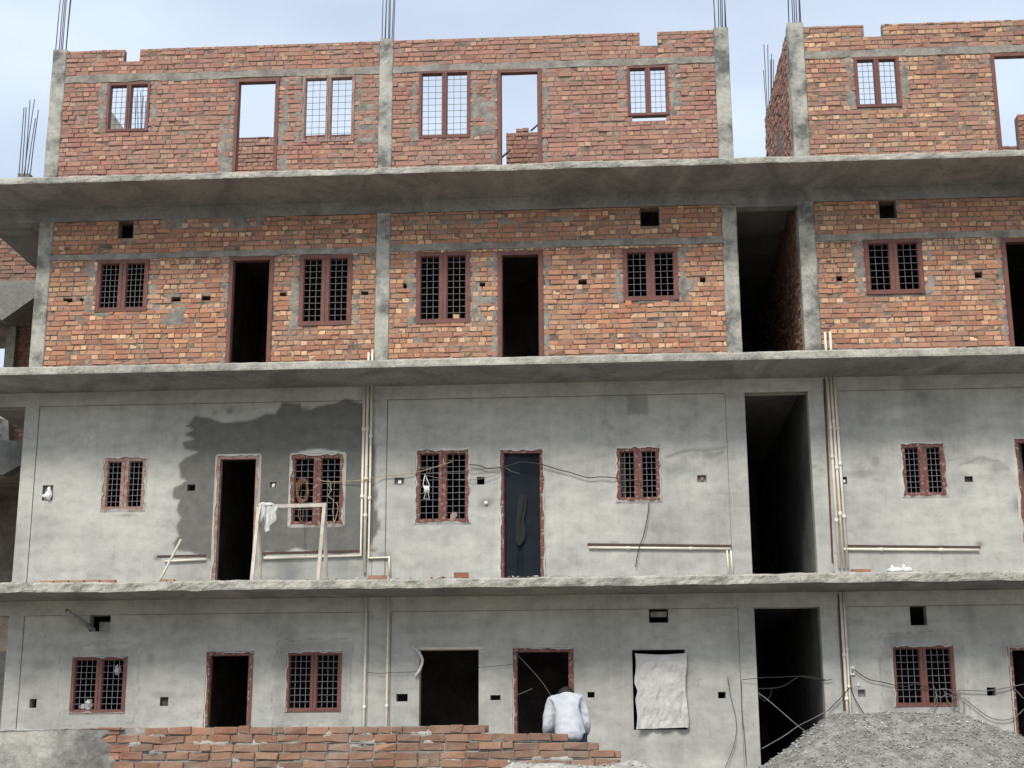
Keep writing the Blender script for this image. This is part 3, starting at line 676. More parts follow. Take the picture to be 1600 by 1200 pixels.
# pocket boxes for switches
def pocket(r, floor, depth=.055, mat='darkhole', rim=True, fill=None):
    x0, x1, z0, z1 = r; mb = MB(); t = .006
    mb.box(x0, x1, depth, depth+t, z0, z1); mb.box(x0, x0+t, -.004, depth, z0, z1); mb.box(x1-t, x1, -.004, depth, z0, z1); mb.box(x0+t, x1-t, -.004, depth, z0, z0+t); mb.box(x0+t, x1-t, -.004, depth, z1-t, z1)
    if fill: mb.box(x0+(x1-x0)*.38, x1-(x1-x0)*.3, .012, .04, z0+.02, z1-.04, 1, j=.003)
    mb.build('switch_box', [M[mat], M[fill or 'white']], B)
for i, r in enumerate(PSN):
    if i in (0, 2, 3, 5, 6, 7): pocket(r, 'ps', mat='greybox' if i in (0, 2, 3, 5) else 'darkhole', fill={2: 'white', 3: 'white', 5: 'framechip', 6: 'white'}.get(i))
for i, r in enumerate(GN):
    if i in (1, 6): pocket(r, 'gf', mat='greybox' if i == 6 else 'darkhole')
s_ = MB(); c = P(759.5, 786, -.006); s_.tube([(c[0], -.03, c[2]), (c[0], .01, c[2])], .028, 12); s_.build('round_socket', M['white'], B)

# ---- conduits: white pipes down the face
def pipe(pts, r=.02, Y=-.03, name='conduit_pipe', mat='pvc', lab=None):
    q = [P(p[0], p[1], p[2] if len(p) > 2 else Y) for p in pts]
    out = [q[0]]
    for a, b in zip(q, q[1:]):
        if b is not q[-1]: out += [tuple(np.array(b)+(np.array(a)-b)/np.linalg.norm(np.array(a)-b)*.03), tuple(np.array(b))]
        else: out.append(b)
    # collars
    mb = MB(); mb.tube(out, r, 10)
    for a, b in zip(q, q[1:]):
        L = np.linalg.norm(np.array(b)-a)
        if L > 1.5:
            for f_ in (.28, .72):
                c = np.array(a)+(np.array(b)-a)*f_; d = (np.array(b)-a)/L; mb.tube([tuple(c-d*.03), tuple(c+d*.03)], r*1.28, 10)
    o = mb.build(name, M[mat], B)
    if lab: o['label'] = lab
    return o
def vx(px0, py0, py1, Y=-.03, dx=0):     # a plumb drop starting at a photo point
    x, _, z = P(px0, py0, Y); z2 = P(px0, py1, Y)[2]; return x, z, z2
def drop(px, py0, py1, Y=-.03, r=.02, turn=None, lean=0):
    x, z, z2 = vx(px, py0, py1, Y)
    pts = [(x, Y, z), (x+lean, Y, z2)]
    if turn: 
        for dx, dz in turn: pts.append((pts[-1][0]+dx, Y, pts[-1][2]+dz))
    mb = MB(); mb.tube(pts, r, 10)
    n_ = int((z-z2)/1.0)
    for k in range(1, n_+1):
        zz = z-(z-z2)*k/(n_+1)+rng.normal(0, .1); mb.tube([(x+lean*(z-zz)/(z-z2), Y, zz+.03), (x+lean*(z-zz)/(z-z2), Y, zz-.03)], r*1.3, 10)
    return mb.build('conduit_pipe', M['pvc'], B)
drop(569.5, 598, 868, r=.024, turn=[(-1.52, -.02)])
drop(575, 598, 895, r=.024)
drop(581, 598, 872, r=.021, turn=[(.32, .01), (.012, -.28)])
drop(1292, 585, 888, r=.022, lean=.02); drop(1297.5, 585, 888, r=.022, lean=.03); drop(1303, 585, 888, r=.022, lean=.03)
drop(572.5, 930, 1200, r=.018); drop(607, 928, 1200, r=.018); drop(1313, 925, 1190, r=.022); drop(1318, 925, 1190, r=.018)
for (x, y0, y1) in ((576, 551, 563), (582, 546, 563), (1289, 519, 548), (1297, 518, 548)):
    mb = MB(); p0 = P(x, y0, -.06); mb.tube([p0, (p0[0], p0[1], T2)], .02, 10); mb.build('conduit_pipe', M['pvc'], B)
pipe([(920, 855.5), (1142, 857.5)], .019); pipe([(1318, 858), (1530, 859.5)], .022); pipe([(257, 877), (322, 874)], .018)
pipe([(1136, 860), (1139, 898)], .014); pipe([(1142, 860), (1145, 898)], .014)
# wall chases above the pipes
chm = m_plain('chase_brick', (.10, .068, .056), (.07, .05, .043), 14, .95, .1)
for (a, b) in (((918, 850.5), (1143, 853)), ((1320, 853), (1532, 855)), ((246, 869.5), (322, 868)), ((410, 864.5), (566, 861)), ((1287.5, 592), (1301, 880)), ((1304.6, 600), (1317, 880)), ((1310, 930), (1320, 1110))):
    ch = MB(); p, q = P(*a, -.0075), P(*b, -.0075); ch.bar(p, q, .035 if abs(a[0]-b[0]) > 40 else .03, .006, up=(0, 1, 0)); ch.build('wall_chase', chm, B)
# stub pipe poking out of the ground-floor vent and the cover inside it
v = MB(); a = P(104, 954, -.62); b = P(147, 984, .02); v.tube([b, a], .035, 12); v.tube([a, tuple(np.array(a)+(np.array(a)-b)*.01)], .024, 12, mi=1); o = v.build('vent_pipe', [M['greybox'], M['inner']], B)
r = GV[0]; v = MB(); v.box(r[0]+.15, r[1], .03, .06, r[2], r[3]-.1); v.build('vent_cover', M['smear'], B)
r = GV[1]; v = MB(); v.box(r[0]+.02, r[1]-.02, .04, .06, r[2]+.09, r[3]-.06); v.build('vent_cover', M['smear'], B)
# lintel plank over the frameless opening and the raw timber over it
r = GO[0]; v = MB(); v.box(r[0]-.12, r[1]+.1, -.02, .1, r[3]-.02, r[3]+.015, j=.003); v.build('lintel_board', M['wood'], B)

# ---- things behind the open top floor
def lowwall(x0, x1, z0, z1, y, th, pal='top', topfn=None, label=None):
    mb = MB(); mb.box(x0, x1, y+.012, y+th, z0, z1-(.1 if topfn else .006), 1); bricks(mb, x0, x1, z0, z1, [], y, pal, topfn=topfn)
    if not topfn: bricks(mb, x0, x1, z1-.088, z1, [], y+.1, pal)
    o = mb.build('parapet_wall', [M['brick'], M['mortar']], B)
    if label: o['label'] = label
    return o
za = P(400, 214, 4)[2]
lowwall(P(340, 215, 4)[0], P(600, 215, 4)[0], T1, za, 4.0, .23)
lowwall(P(660, 211, 3.5)[0], P(738, 211, 3.5)[0], T1, P(700, 208.5, 3.5)[2], 3.5, .23)
xa, xb, xc, xd = [P(q, 210, 2)[0] for q in (791, 804, 825, 846)]; z_1, z_2, z_3 = P(800, 207, 2)[2], P(815, 200, 2)[2], P(835, 206, 2)[2]
lowwall(xa, xd+.5, T1, z_2, 2.0, .23, topfn=lambda x: z_1 if x < xb else (z_2 if x < xc else z_3))
lowwall(P(1592, 200, 2)[0], P(1700, 200, 2)[0], T1, P(1596, 178, 2)[2], 2.0, .23)
lowwall(P(1545, 228, 4)[0], P(1640, 228, 4)[0], T1, P(1580, 228, 4)[2], 4.0, .23)
v = MB(); q = [P(160, 155, 4), P(197, 206, 4), P(160, 206, 4)]
v.add([(a[0], y, a[2]) for y in (4, 4.2) for a in q], [(0, 1, 2), (5, 4, 3), (0, 3, 4, 1), (1, 4, 5, 2), (2, 5, 3, 0)]); v.build('stair_parapet', M['smear'], B)
def rods(pxs, ytop, ybase, Yd, stubpx):
    base = P(sum(pxs)/len(pxs), ybase, Yd)
    st = MB(); a, b = P(stubpx[0], ybase, Yd)[0], P(stubpx[1], ybase, Yd)[0]; st.box(a, b, Yd, Yd+.23, T1-.02, base[2]+.02, j=.004); o = st.build('column_stub', M['column'], B)
    for i, (x, yt) in enumerate(zip(pxs, ytop)):
        t = P(x, yt, Yd+.05*(i % 3)); bx = a+.03+(b-a-.06)*i/(len(pxs)-1); m_ = MB(); m_.tube([(bx, t[1], base[2]-.02), (bx+(t[0]-bx)*.4, t[1], base[2]+(t[2]-base[2])*.5), t], .0085, 6); m_.build('rebar', M['rebar'], o)
rods([37.5, 41, 47, 54, 55.5, 60], [168, 168, 156, 155, 185, 172], 272, .3, (27, 46))
rods([1193, 1193.5, 1199.5, 1204, 1205.5, 1208.5], [110, 69, 70, 93, 84, 93], 236, 4.6, (1199, 1212))
rods([211, 214.5, 220, 224, 228], [152, 145, 143, 150, 158], 215, 4.3, (209, 226))
v = MB(); v.tube([P(779, 250, 1.2), P(797, 235, 1.6)], .02, 8); v.tube([P(830, 204, 1.8), P(846, 190, 1.5)], .016, 8); v.build('stair_handrail', M['rebar'], B)

# ------------------------------------------------------------------ neighbouring building seen past the left corner
NB = thing('neighbouring_building', 'raw brick stair block of the next building, glimpsed past the left corner', 'building', (-12, 3, 1.1))
def nbricks(x0, x1, z0, z1, y):
    mb = MB(); mb.box(x0, x1, y+.012, y+.23, z0, z1, 1); bricks(mb, x0, x1, z0, z1, [], y, 'neigh', header=.15); return mb.build('brick_wall', [M['brick'], M['mortar']], NB)
xr = P(75, 400, 3.4)[0]
nbricks(-14.5, xr, P(20, 441, 3.4)[2], P(0, 338, 3.4)[2], 3.4)
nbricks(P(12, 660, 3.4)[0], xr, P(20, 690, 3.4)[2], P(0, 630, 3.4)[2], 3.4)
nbricks(P(22, 540, 5.0)[0], P(90, 540, 5.0)[0], T2+.1, P(30, 505, 5.0)[2], 5.0)
def nprism(pts, Y0, Y1, mat, name):
    q = [P(a, b, Y0) for a, b in pts]; n_ = len(q)
    mb = MB(); mb.add([(p[0], y, p[2]) for y in (Y0, Y1) for p in q], [tuple(range(n_))[::-1], tuple(range(n_, 2*n_))]+[(i, (i+1) % n_, n_+(i+1) % n_, n_+i) for i in range(n_)])
    return mb.build(name, M[mat], NB)
nprism([(-60, 436), (75, 436), (75, 450), (10, 522), (-60, 522)], 3.2, 3.38, 'passage', 'stair_flight') if False else None
nprism([(-80, 438), (80, 438), (80, 446), (4, 500), (-80, 470)], 3.15, 3.39, 'soffit', 'stair_flight')
nprism([(-80, 688), (80, 688), (80, 700), (4, 742), (-80, 720)], 3.15, 3.39, 'passage', 'stair_flight')
nprism([(-80, 640), (13, 656), (14, 690), (-80, 690)], 3.2, 3.42, 'column', 'landing_wall')
for yy in (775, 516):
    mb = MB(); zz = P(30, yy, 5.2)[2]; mb.box(-14.5, -9.4, 3.42, 6.5, zz, zz+.14); mb.build('landing_slab', M['inner'], NB)
mb = MB(); a, b = P(8, 540, 4.9)[0], P(23, 540, 4.9)[0]; mb.box(a, b, 4.9, 5.15, T2-.5, P(30, 516, 5.2)[2]); mb.build('column', M['column'], NB)
mb = MB(); mb.box(-14.5, -9.4, 5.6, 5.8, 1.1, T2-.5); mb.box(P(24, 500, 5.6)[0], -9.4, 5.4, 5.6, T2-.5, ZS1-.2); mb.build('back_wall', M['inner'], NB)
mb = MB(); mb.box(-14.5, -9.9, 3.3, 3.5, 1.1, P(0, 1018, 3.3)[2]); mb.build('low_wall', M['passage'], NB)
mb = MB(); mb.box(-14.5, -9.8, 3.6, 5.6, 1.05, 1.2); mb.build('floor_slab', M['inner'], NB)

# ------------------------------------------------------------------ boundary wall in front
YW = -7.7
BW = thing('boundary_wall', 'low half-plastered brick wall in the foreground, its right end stepping down', 'wall', (-3, YW, 0))
zt = P(400, 1136, YW)[2]; xL = P(185, 1170, YW)[0]
ends = [958, 978, 997]; xe = [P(890, 1140, YW)[0], P(895, 1145, YW)[0], P(958, 1159, YW)[0], P(978, 1171, YW)[0], P(997, 1184, YW)[0]]
zt2 = P(750, 1132, YW)[2]
nc = 22; z0w = zt2-nc*.084
def endf(k):
    j = nc-1-k
    return [P(780, 1130, YW)[0]+.0, P(892, 1146, YW)[0], P(958, 1158, YW)[0], P(978, 1171, YW)[0], P(997, 1184, YW)[0]][j] if j < 5 else P(997, 1184, YW)[0]+.08*(j-4)
mb = MB()
bricks(mb, xL-.3, 3.2, z0w, zt2, [], YW, 'fence', endfn=endf, header=.12, jit=.005)
bricks(mb, xL-.3, 3.2, z0w, zt2, [], YW+.115, 'fence', endfn=endf, header=.12)
for k_ in range(nc): mb.box(xL-.3, endf(k_)-.2, YW+.012, YW+.21, z0w+k_*.084-.004, z0w+(k_+1)*.084-.012, 1)
mb.build('brickwork', [M['brick'], m_concrete('pale_mortar', (.16, .15, .135), (.26, .245, .22), (.40, .385, .345), 6, bumps=.9)], BW)
for q_ in range(26):
    x_ = rng.uniform(xL+.1, P(900, 1160, YW)[0]); z_ = zt2-.084*((1 if x_ < P(740, 1150, YW)[0] else 4)+rng.integers(0, 5)); w_, h_ = rng.uniform(.1, .34), rng.uniform(.035, .09)
    class _T2: pass
    t_ = _T2(); t_.grid = lambda X, Y, Z, mi=0, keep=None, smooth=True: (lambda m_: (m_.grid(X, Y, Z, mi, keep, smooth), m_.build('mortar_patch', M['edge'], BW)))(MB())
    smear(t_, x_, x_+w_, z_-h_/2, z_+h_/2, yf=YW-.004, amp=.02, th=.55, seed=q_+60, feather=.03)
# plaster coat on the left part with a ragged edge
X, Z = np.meshgrid(np.linspace(-9.5, xL+.12, 240), np.linspace(.0, 1, 130)); ztop = P(20, 1143, YW)[2]
topl = ztop+.012+.02*(fbm(X*3, X*0+2, 4)-.5)
Zz = -.05+(topl+.05)*Z
edge = xL-.02+.16*(fbm(Zz*7, Zz*0+4, 4)-.5)*2
Yp = YW-.03+.018*(fbm(X*2, Zz*2, 4)-.5)+.012*fbm(X*14, Zz*14, 3)+.09*np.clip((X-edge+.05)/.1, 0, 1)
mb = MB(); mb.grid(X, Yp, Zz, 0, smooth=True)
Xt, Kt = np.meshgrid(np.linspace(-9.5, xL+.05, 160), np.linspace(0, 1, 8)); mb.grid(Xt, YW-.03+.26*Kt, ztop+.012+.02*(fbm(Xt*3, Xt*0+2, 4)-.5)+.014*np.sin(Kt*3.1)+.02*(fbm(Xt*9, Kt*5, 3)-.5), 0)
mb.box(-9.5, xL-.05, YW+.02, YW+.2, -.05, ztop-.01)
mb.build('plaster_coat', m_concrete('weathered_coat', (.16, .16, .148), (.30, .30, .275), (.43, .425, .385), 1.6, bumps=.8, edge=(.38, .5, .6)), BW)

# ------------------------------------------------------------------ gravel heaps
def heap(name, label, cx, cy, base, H, prof, rx, ry, mat, nst, size, seed, slope=None):
    n_ = 150; U, V = np.meshgrid(np.linspace(-1, 1, n_), np.linspace(-1, 1, n_))
    X = cx+U*rx; Y = cy+V*ry
    Z = prof(X, Y)+.05*(fbm(X*2.4+seed, Y*2.4, 5)-.5)*2+.02*(fbm(X*14, Y*14, 3)-.5)
    mb = MB(); mb.grid(X, Y, Z, 0, (Z[:-1, :-1] > base-.3) | (Z[1:, 1:] > base-.3), smooth=True)
    # loose stones bedded in the surface
    ico = np.array([[0, 0, 1], [.9, 0, .2], [.2, .85, .25], [-.75, .5, .15], [-.7, -.55, .2], [.25, -.9, .2], [0, 0, -.7]])
    fc = [(0, 1, 2), (0, 2, 3), (0, 3, 4), (0, 4, 5), (0, 5, 1), (6, 2, 1), (6, 3, 2), (6, 4, 3), (6, 5, 4), (6, 1, 5)]
    cnt = 0
    while cnt < nst:
        i, j = rng.integers(2, n_-2, 2)
        if Z[i, j] < base: 
            cnt += .2; continue
        u = rng.random(2)-.5; s_ = size*(.5+rng.random()**3*2.2)
        p = np.array([X[i, j]+u[0]*2*rx/n_*1.6, Y[i, j]+u[1]*2*ry/n_*1.6, Z[i, j]+s_*.25])
        A = rng.normal(size=(3, 3)); Q, _ = np.linalg.qr(A)
        g_ = .20+.20*rng.random()**1.2; 
        if rng.random() < .05: g_ = .6
        mb.add(ico@Q.T*s_*np.array([1, 1, .8])+p, fc, 1, (g_*1.0, g_*.99, g_*.94)); cnt += 1
    return mb, name, label
stonemat, n_, b_ = newmat('crushed_stone'); fin(n_, b_, mix(n_, .5, attr(n_, 'Col').outputs['Color'], ramp(n_, noise(n_, 60, 4, .7), [(.3, .6), (.7, 1.3)]), 'MULTIPLY'), .9)
gravmat = m_concrete('gravel_bed', (.16, .158, .146), (.24, .236, .218), (.33, .325, .30), 5, bumps=1.0, grain=60)
pk0, pk1 = P(1305, 1118, -.35)[0], P(1480, 1118, -.35)[0]; zpk = P(1400, 1118, -.35)[2]
def hp(X, Y):
    dx = np.maximum(pk0-X, X-pk1); dx = np.maximum(dx, 0)
    sl = np.where(X < pk0, .74, .50); d = np.hypot(dx*sl/.6, np.maximum(np.abs(Y+.55)-.25, 0))
    z = zpk-.60*np.sqrt(d*d+.014)+.071+.16*(fbm(X*1.5+5, Y*1.5, 4)-.5)*np.clip(d*2, .25, 1)
    return z
mb, nm, lb = heap('gravel_heap', '', (pk0+pk1)/2+.4, -1.75, 1.0, 1.3, hp, 3.7, 2.6, None, 28000, .0095, 3)
o = mb.build('gravel_heap', [gravmat, stonemat]); tag(o, 'big grey heap of crushed stone piled against the wall under the right barred window', 'gravel heap')
zs_ = P(870, 1190, -8.7)[2]
def hp2(X, Y):
    xa_, xb_ = P(800, 1190, -8.7)[0], P(1000, 1190, -8.7)[0]
    d = np.hypot(np.maximum(np.maximum(xa_-X, X-xb_), 0)*1.0, np.maximum(np.abs(Y+8.7)-.05, 0)); return zs_-.03-.62*d+.03*np.sin(X*5)
mb, nm, lb = heap('sand_heap', '', P(880, 1190, -8.7)[0], -8.75, .02, 1, hp2, 3.3, .95, None, 6000, .009, 5)
o = mb.build('sand_heap', [m_concrete('pale_sand', (.30, .29, .26), (.40, .39, .35), (.50, .485, .44), 7, bumps=1.0, grain=60), stonemat]); tag(o, 'pale mound of sandy grit in front of the stepped end of the low brick wall', 'sand heap')

# ------------------------------------------------------------------ loose things
def smooth_pts(pts, k=8):
    pts = [np.array(p, float) for p in pts]; out = []
    for i in range(len(pts)-1):
        p0, p1, p2, p3 = pts[max(i-1, 0)], pts[i], pts[i+1], pts[min(i+2, len(pts)-1)]
        for t in np.arange(k)/k:
            out.append(.5*((2*p1)+(-p0+p2)*t+(2*p0-5*p1+4*p2-p3)*t*t+(-p0+3*p1-3*p2+p3)*t**3))
    out.append(pts[-1]); return [tuple(q) for q in out]
def cable(lines, mat, label, cat='cable', r=.0085, Y=-.05, name='cable', group=None):
    mb = MB(); r *= .72
    for L in lines: mb.tube(smooth_pts([P(p[0], p[1], p[2] if len(p) > 2 else Y) for p in L]), r, 6)
    return tag(mb.build(name, M[mat]), label, cat, group)
cable([[(500, 751, -.04), (520, 753), (545, 752), (566, 750, -.08), (582, 747, -.08), (600, 743), (625, 742), (650, 738), (670, 733), (688, 727), (708, 721)]], 'wireyel', 'yellowish cable running from the roped window across the white pipes to the middle window')
cable([[(733, 726), (748, 727), (762, 732), (778, 731, -.06), (800, 726, -.07), (815, 722, -.07), (838, 724, -.07), (852, 727, -.06), (870, 733), (890, 738), (918, 746), (940, 745), (965, 747, -.06), (990, 750, -.06), (1006, 756)], [(1014, 785), (1012, 805), (1006, 835), (998, 858), (993, 886)]], 'wiredark', 'dark sagging cable from the tarpaulin doorway to the small window, then down the wall', r=.010)
cable([[(665, 740), (690, 738), (725, 736), (752, 733), (783, 729), (800, 737, -.05), (812, 740, .02)], [(664, 742), (690, 748), (722, 750), (752, 748), (784, 739)], [(657, 731), (664, 733), (672, 731), (671, 738), (662, 741)]], 'wire', 'thin pale wires looping from the middle window grille to the tarpaulin doorway', r=.006)
cable([[(1137, 1058), (1142, 1090), (1150, 1125), (1148, 1160), (1133, 1200)], [(1158, 1063, -.03), (1159, 1110), (1163, 1150), (1166, 1195)], [(1160, 1062), (1190, 1059, -.1), (1220, 1058), (1250, 1057), (1285, 1063), (1300, 1061)], [(1184, 1076), (1212, 1075, -.1), (1228, 1070), (1250, 1057), (1275, 1059), (1292, 1063)], [(1206, 1076, -.08), (1203, 1088), (1196, 1095), (1188, 1090), (1184, 1078)]], 'wiredark', 'tangle of dark cables hung across the mouth of the ground-floor passage', r=.007)
cable([[(1335, 1046), (1345, 1054), (1360, 1062), (1380, 1066), (1396, 1070), (1415, 1073, -.06), (1432, 1069, -.06), (1452, 1075, -.06), (1466, 1080)], [(1329, 1056), (1330, 1074), (1337, 1094), (1352, 1118)], [(1328, 1074), (1310, 1094), (1292, 1112)]], 'wiredark', 'dark cable from the white socket to the right barred window and the gravel', r=.009)
cable([[(1500, 1078), (1520, 1079), (1545, 1079), (1575, 1074), (1600, 1069)], [(1505, 1090), (1522, 1104), (1545, 1120), (1565, 1125), (1585, 1121), (1600, 1108)], [(1585, 1076), (1600, 1092)]], 'wire', 'grey cables sagging from the right barred window to the far right doorway', r=.009)
cable([[(1466, 1078), (1478, 1076), (1490, 1082), (1500, 1078), (1492, 1090), (1480, 1084), (1470, 1090), (1462, 1084)], [(1462, 1080), (1464, 1100), (1452, 1110), (1440, 1124)], [(1487, 1085), (1490, 1110), (1489, 1122)], [(1495, 1080), (1498, 1104), (1490, 1106)], [(1458, 1072), (1463, 1084), (1460, 1104), (1463, 1122)], [(1475, 1080), (1484, 1100), (1503, 1115), (1506, 1098), (1498, 1086)]], 'wire', 'knotted bundle of grey cables hooked on the lower corner of the right barred window', 'cable bundle', r=.008, name='cable_bundle')
cable([[(572, 1050, -.04), (590, 1052), (610, 1051), (640, 1050), (653, 1049)], [(748, 1043), (770, 1041), (801, 1038)]], 'wiredark', 'thin wire stretched along the ground floor wall beside the frameless opening', r=.005)
cable([[(803, 1018, -.05), (830, 1046, -.08), (850, 1070, -.1), (868, 1100, -.1)], [(803, 1088, -.05), (832, 1076, -.09)]], 'wire', 'crossed pale wires hung in the ground-floor doorway behind the person', r=.005)
cable([[(1184, 1082, -.1), (1205, 1098, -.2), (1248, 1135, -.3), (1266, 1146, -.3)], [(1190, 1170, -.3), (1225, 1150, -.3), (1248, 1134, -.3), (1270, 1123, -.2), (1290, 1112, -.1)]], 'wire', 'two strings crossing low in the ground-floor passage mouth', 'string', r=.009, name='string')
cable([[(478, 752, -.03), (477, 790), (476, 830), (477, 872)]], 'wiredark', 'thin dark wire dropping straight below the roped window', r=.004)
# rope coil on the grille
mb = MB()
for k in range(5):
    cx, cz = P(474+rng.normal(0, 1), 766+rng.normal(0, 1), 0)[0], P(474, 767, 0)[2]; a0 = rng.random()
    mb.tube([(cx+(.065+.008*k)*math.cos(t)+.01*math.sin(3*t+k), -.02-.006*k, cz+(.145+.012*k)*math.sin(t)-.0) for t in np.linspace(a0, a0+6.2, 30)], .007, 6)
mb.tube(smooth_pts([P(466, 752, -.03), P(470, 757, -.04), P(478, 751, -.04), P(483, 756, -.03)]), .008, 6); mb.tube(smooth_pts([P(469, 790, -.03), P(466, 805, -.03), P(472, 815, -.03), P(474, 796, -.03)]), .006, 6)
tag(mb.build('rope_coil', M['rope']), 'brown coil of rope hung on the left light of the roped window', 'rope')
cable([[(514, 750, -.03), (513, 758, -.04), (518, 765, -.04), (513, 775, -.03), (521, 783, -.03), (520, 800, -.03), (523, 820, -.03)], [(516, 752, -.03), (517, 760, -.05), (515, 768, -.04)], [(526, 785, -.03), (528, 795, -.03), (524, 812, -.03), (519, 820, -.03), (516, 815, -.03)]], 'wireyel', 'yellow wire knotted on the right light of the roped window', 'wire', r=.008, name='wire_knot')
# bent wire hanger with a rag
mb = MB(); H = [(664, 741), (661, 757), (667, 765), (662, 779), (671, 780), (668, 765), (671, 758), (664, 741)]
mb.tube([P(a, b, -.035) for a, b in H], .006, 6)
for k in range(4): mb.tube([P(662+k*2.5, 759, -.04), P(664+k*2, 764, -.045), P(663+k*2.4, 770, -.04)], .011, 6)
tag(mb.build('wire_hanger', M['white']), 'bent white wire hanger hung in the left light of the middle window', 'hanger')
# white bag stuffed in the wall box
def lump(cx, cy, cz, rx, ry, rz, seed, n_=18, amp=.35):
    U, V = np.meshgrid(np.linspace(0, 2*math.pi, n_*2), np.linspace(0, math.pi, n_)); x = np.sin(V)*np.cos(U); y = np.sin(V)*np.sin(U); z = np.cos(V)
    k = 1+amp*(fbm((x+2)*2.5+seed, (z+y*.7+2)*2.5, 3)-.5)*2; k[:, -1] = k[:, 0]
    return cx+rx*x*k, cy+ry*y*k, cz+rz*z*k
mb = MB(); c = P(76, 773, -.03); mb.grid(*lump(c[0], -.02, c[2], .055, .05, .085, 2)); c = P(70, 777, -.03); mb.grid(*lump(c[0], -.03, c[2]+.02, .045, .03, .03, 5)); c = P(74, 764, -.03); mb.grid(*lump(c[0]+.02, -.0, c[2], .03, .03, .04, 8))
tag(mb.build('plastic_bag', M['white']), 'crumpled white bag stuffed in the wall box nearest the left corner', 'bag')
for (px, lab) in ((1400, 'crumpled white scrap lying on the lowest slab under the right conduit, the larger one'), (1418, 'small white scrap lying right of a larger one on the lowest slab')):
    mb = MB(); c = P(px, 892, -1.0); mb.grid(*lump(c[0], -1.0, T3+.035, .12 if px == 1400 else .07, .06, .045, px)); mb.grid(*lump(c[0]-.05, -1.0, T3+.07, .03, .03, .05, px+1)); tag(mb.build('litter_scrap', M['white']), lab, 'litter')
# bucket-sized debris in windows
mb = MB(); c = P(134, 1104, .07); mb.grid(*lump(c[0], .085, c[2]-.01, .11, .035, .05, 12, amp=.5)); mb.grid(*lump(c[0]+.04, .085, c[2]+.06, .05, .03, .05, 15, amp=.5)); tag(mb.build('plastic_bag', M['sheet']), 'grey crumpled bag lying inside the left ground-floor window', 'bag')
mb = MB(); c = P(183, 1047, .07); mb.grid(*lump(c[0], .085, c[2], .05, .03, .07, 21, amp=.5)); tag(mb.build('rag', M['sheet']), 'small grey rag stuck behind the right light of the left ground-floor window', 'rag')
mb = MB(); c = P(708, 808, -.03); mb.grid(*lump(c[0], -.01, c[2], .05, .02, .07, 31, amp=.6)); mb.grid(*lump(c[0]+.03, -.01, c[2]+.04, .03, .02, .04, 33, amp=.6)); tag(mb.build('rag', M['framechip']), 'reddish rag caught at the foot of the middle window grille', 'rag')
# single bricks
def loose_brick(px, py, Y, z0, lab, L=.23, Hh=.07, rot=.1, col=(150, 92, 70), grp=None, W_=.11):
    x, _, _ = P(px, py, Y); mb = MB(); c_, s_ = math.cos(rot), math.sin(rot)
    mb.box(x-L/2, x+L/2, Y-W_/2, Y+W_/2, z0, z0+Hh, 0, lin(col), j=.003, rot=[[c_, -s_, 0], [s_, c_, 0], [0, 0, 1]])
    return tag(mb.build('loose_brick', M['brick']), lab, 'brick', grp)
loose_brick(721, 890, -.95, T3+.012, 'single red brick lying on the lowest slab left of the tarpaulin doorway', .22, .075, .05, (140, 78, 62))
loose_brick(713, 490, .05, BSW[2][2]+.075, 'pale orange brick standing inside the middle barred window of the brick floor', .09, .07, 0, (222, 168, 120), W_=.05)
loose_brick(1425, 1118, -.7, zpk-.02, 'pale brick fragment lying on top of the gravel heap', .2, .05, .3, (190, 150, 130))
gb = 'bricks bedded along the edge of the lowest slab'
XB = [(75, 'leftmost brick of the mortar-bedded row on the lowest slab'), (98, 'second brick from the left in the mortar-bedded row on the lowest slab'), (122, 'third brick from the left in the mortar-bedded row on the lowest slab'), (146, 'middle brick of the mortar-bedded row on the lowest slab'), (170, 'third brick from the right in the mortar-bedded row on the lowest slab'), (256, 'brick just below the leaning stick on the lowest slab'), (268, 'rightmost brick of the mortar-bedded row on the lowest slab')]
for i, (px, lab) in enumerate(XB): loose_brick(px, 904, -1.02, T3-.028, lab, .21 if i < 5 else .1, .07, rng.normal(0, .04), (165, 125, 100), gb)
for i, (px, lab) in enumerate([(590, 'red brick end showing in the lowest slab edge right of the long white pipe'), (1345, 'red brick bedded on the lowest slab just right of the white pipes')]): loose_brick(px, 895, -1.02, T3-.02, lab, .28, .075, 0, (150, 96, 78), gb)
# bricks under the two-light window of the brick floor
for px, lab in ((982, 'brick wedge under the left end of the small barred window'), (1040, 'brick wedge under the right part of the small barred window')):
    x = P(px, 472)[0]; mb = MB(); mb.box(x-.05, x+.05, -.015, .08, BSW[3][2]-.075, BSW[3][2]-.006, 0, lin((205, 130, 90)), j=.003); o = mb.build('wedge_brick', M['brick'], B)
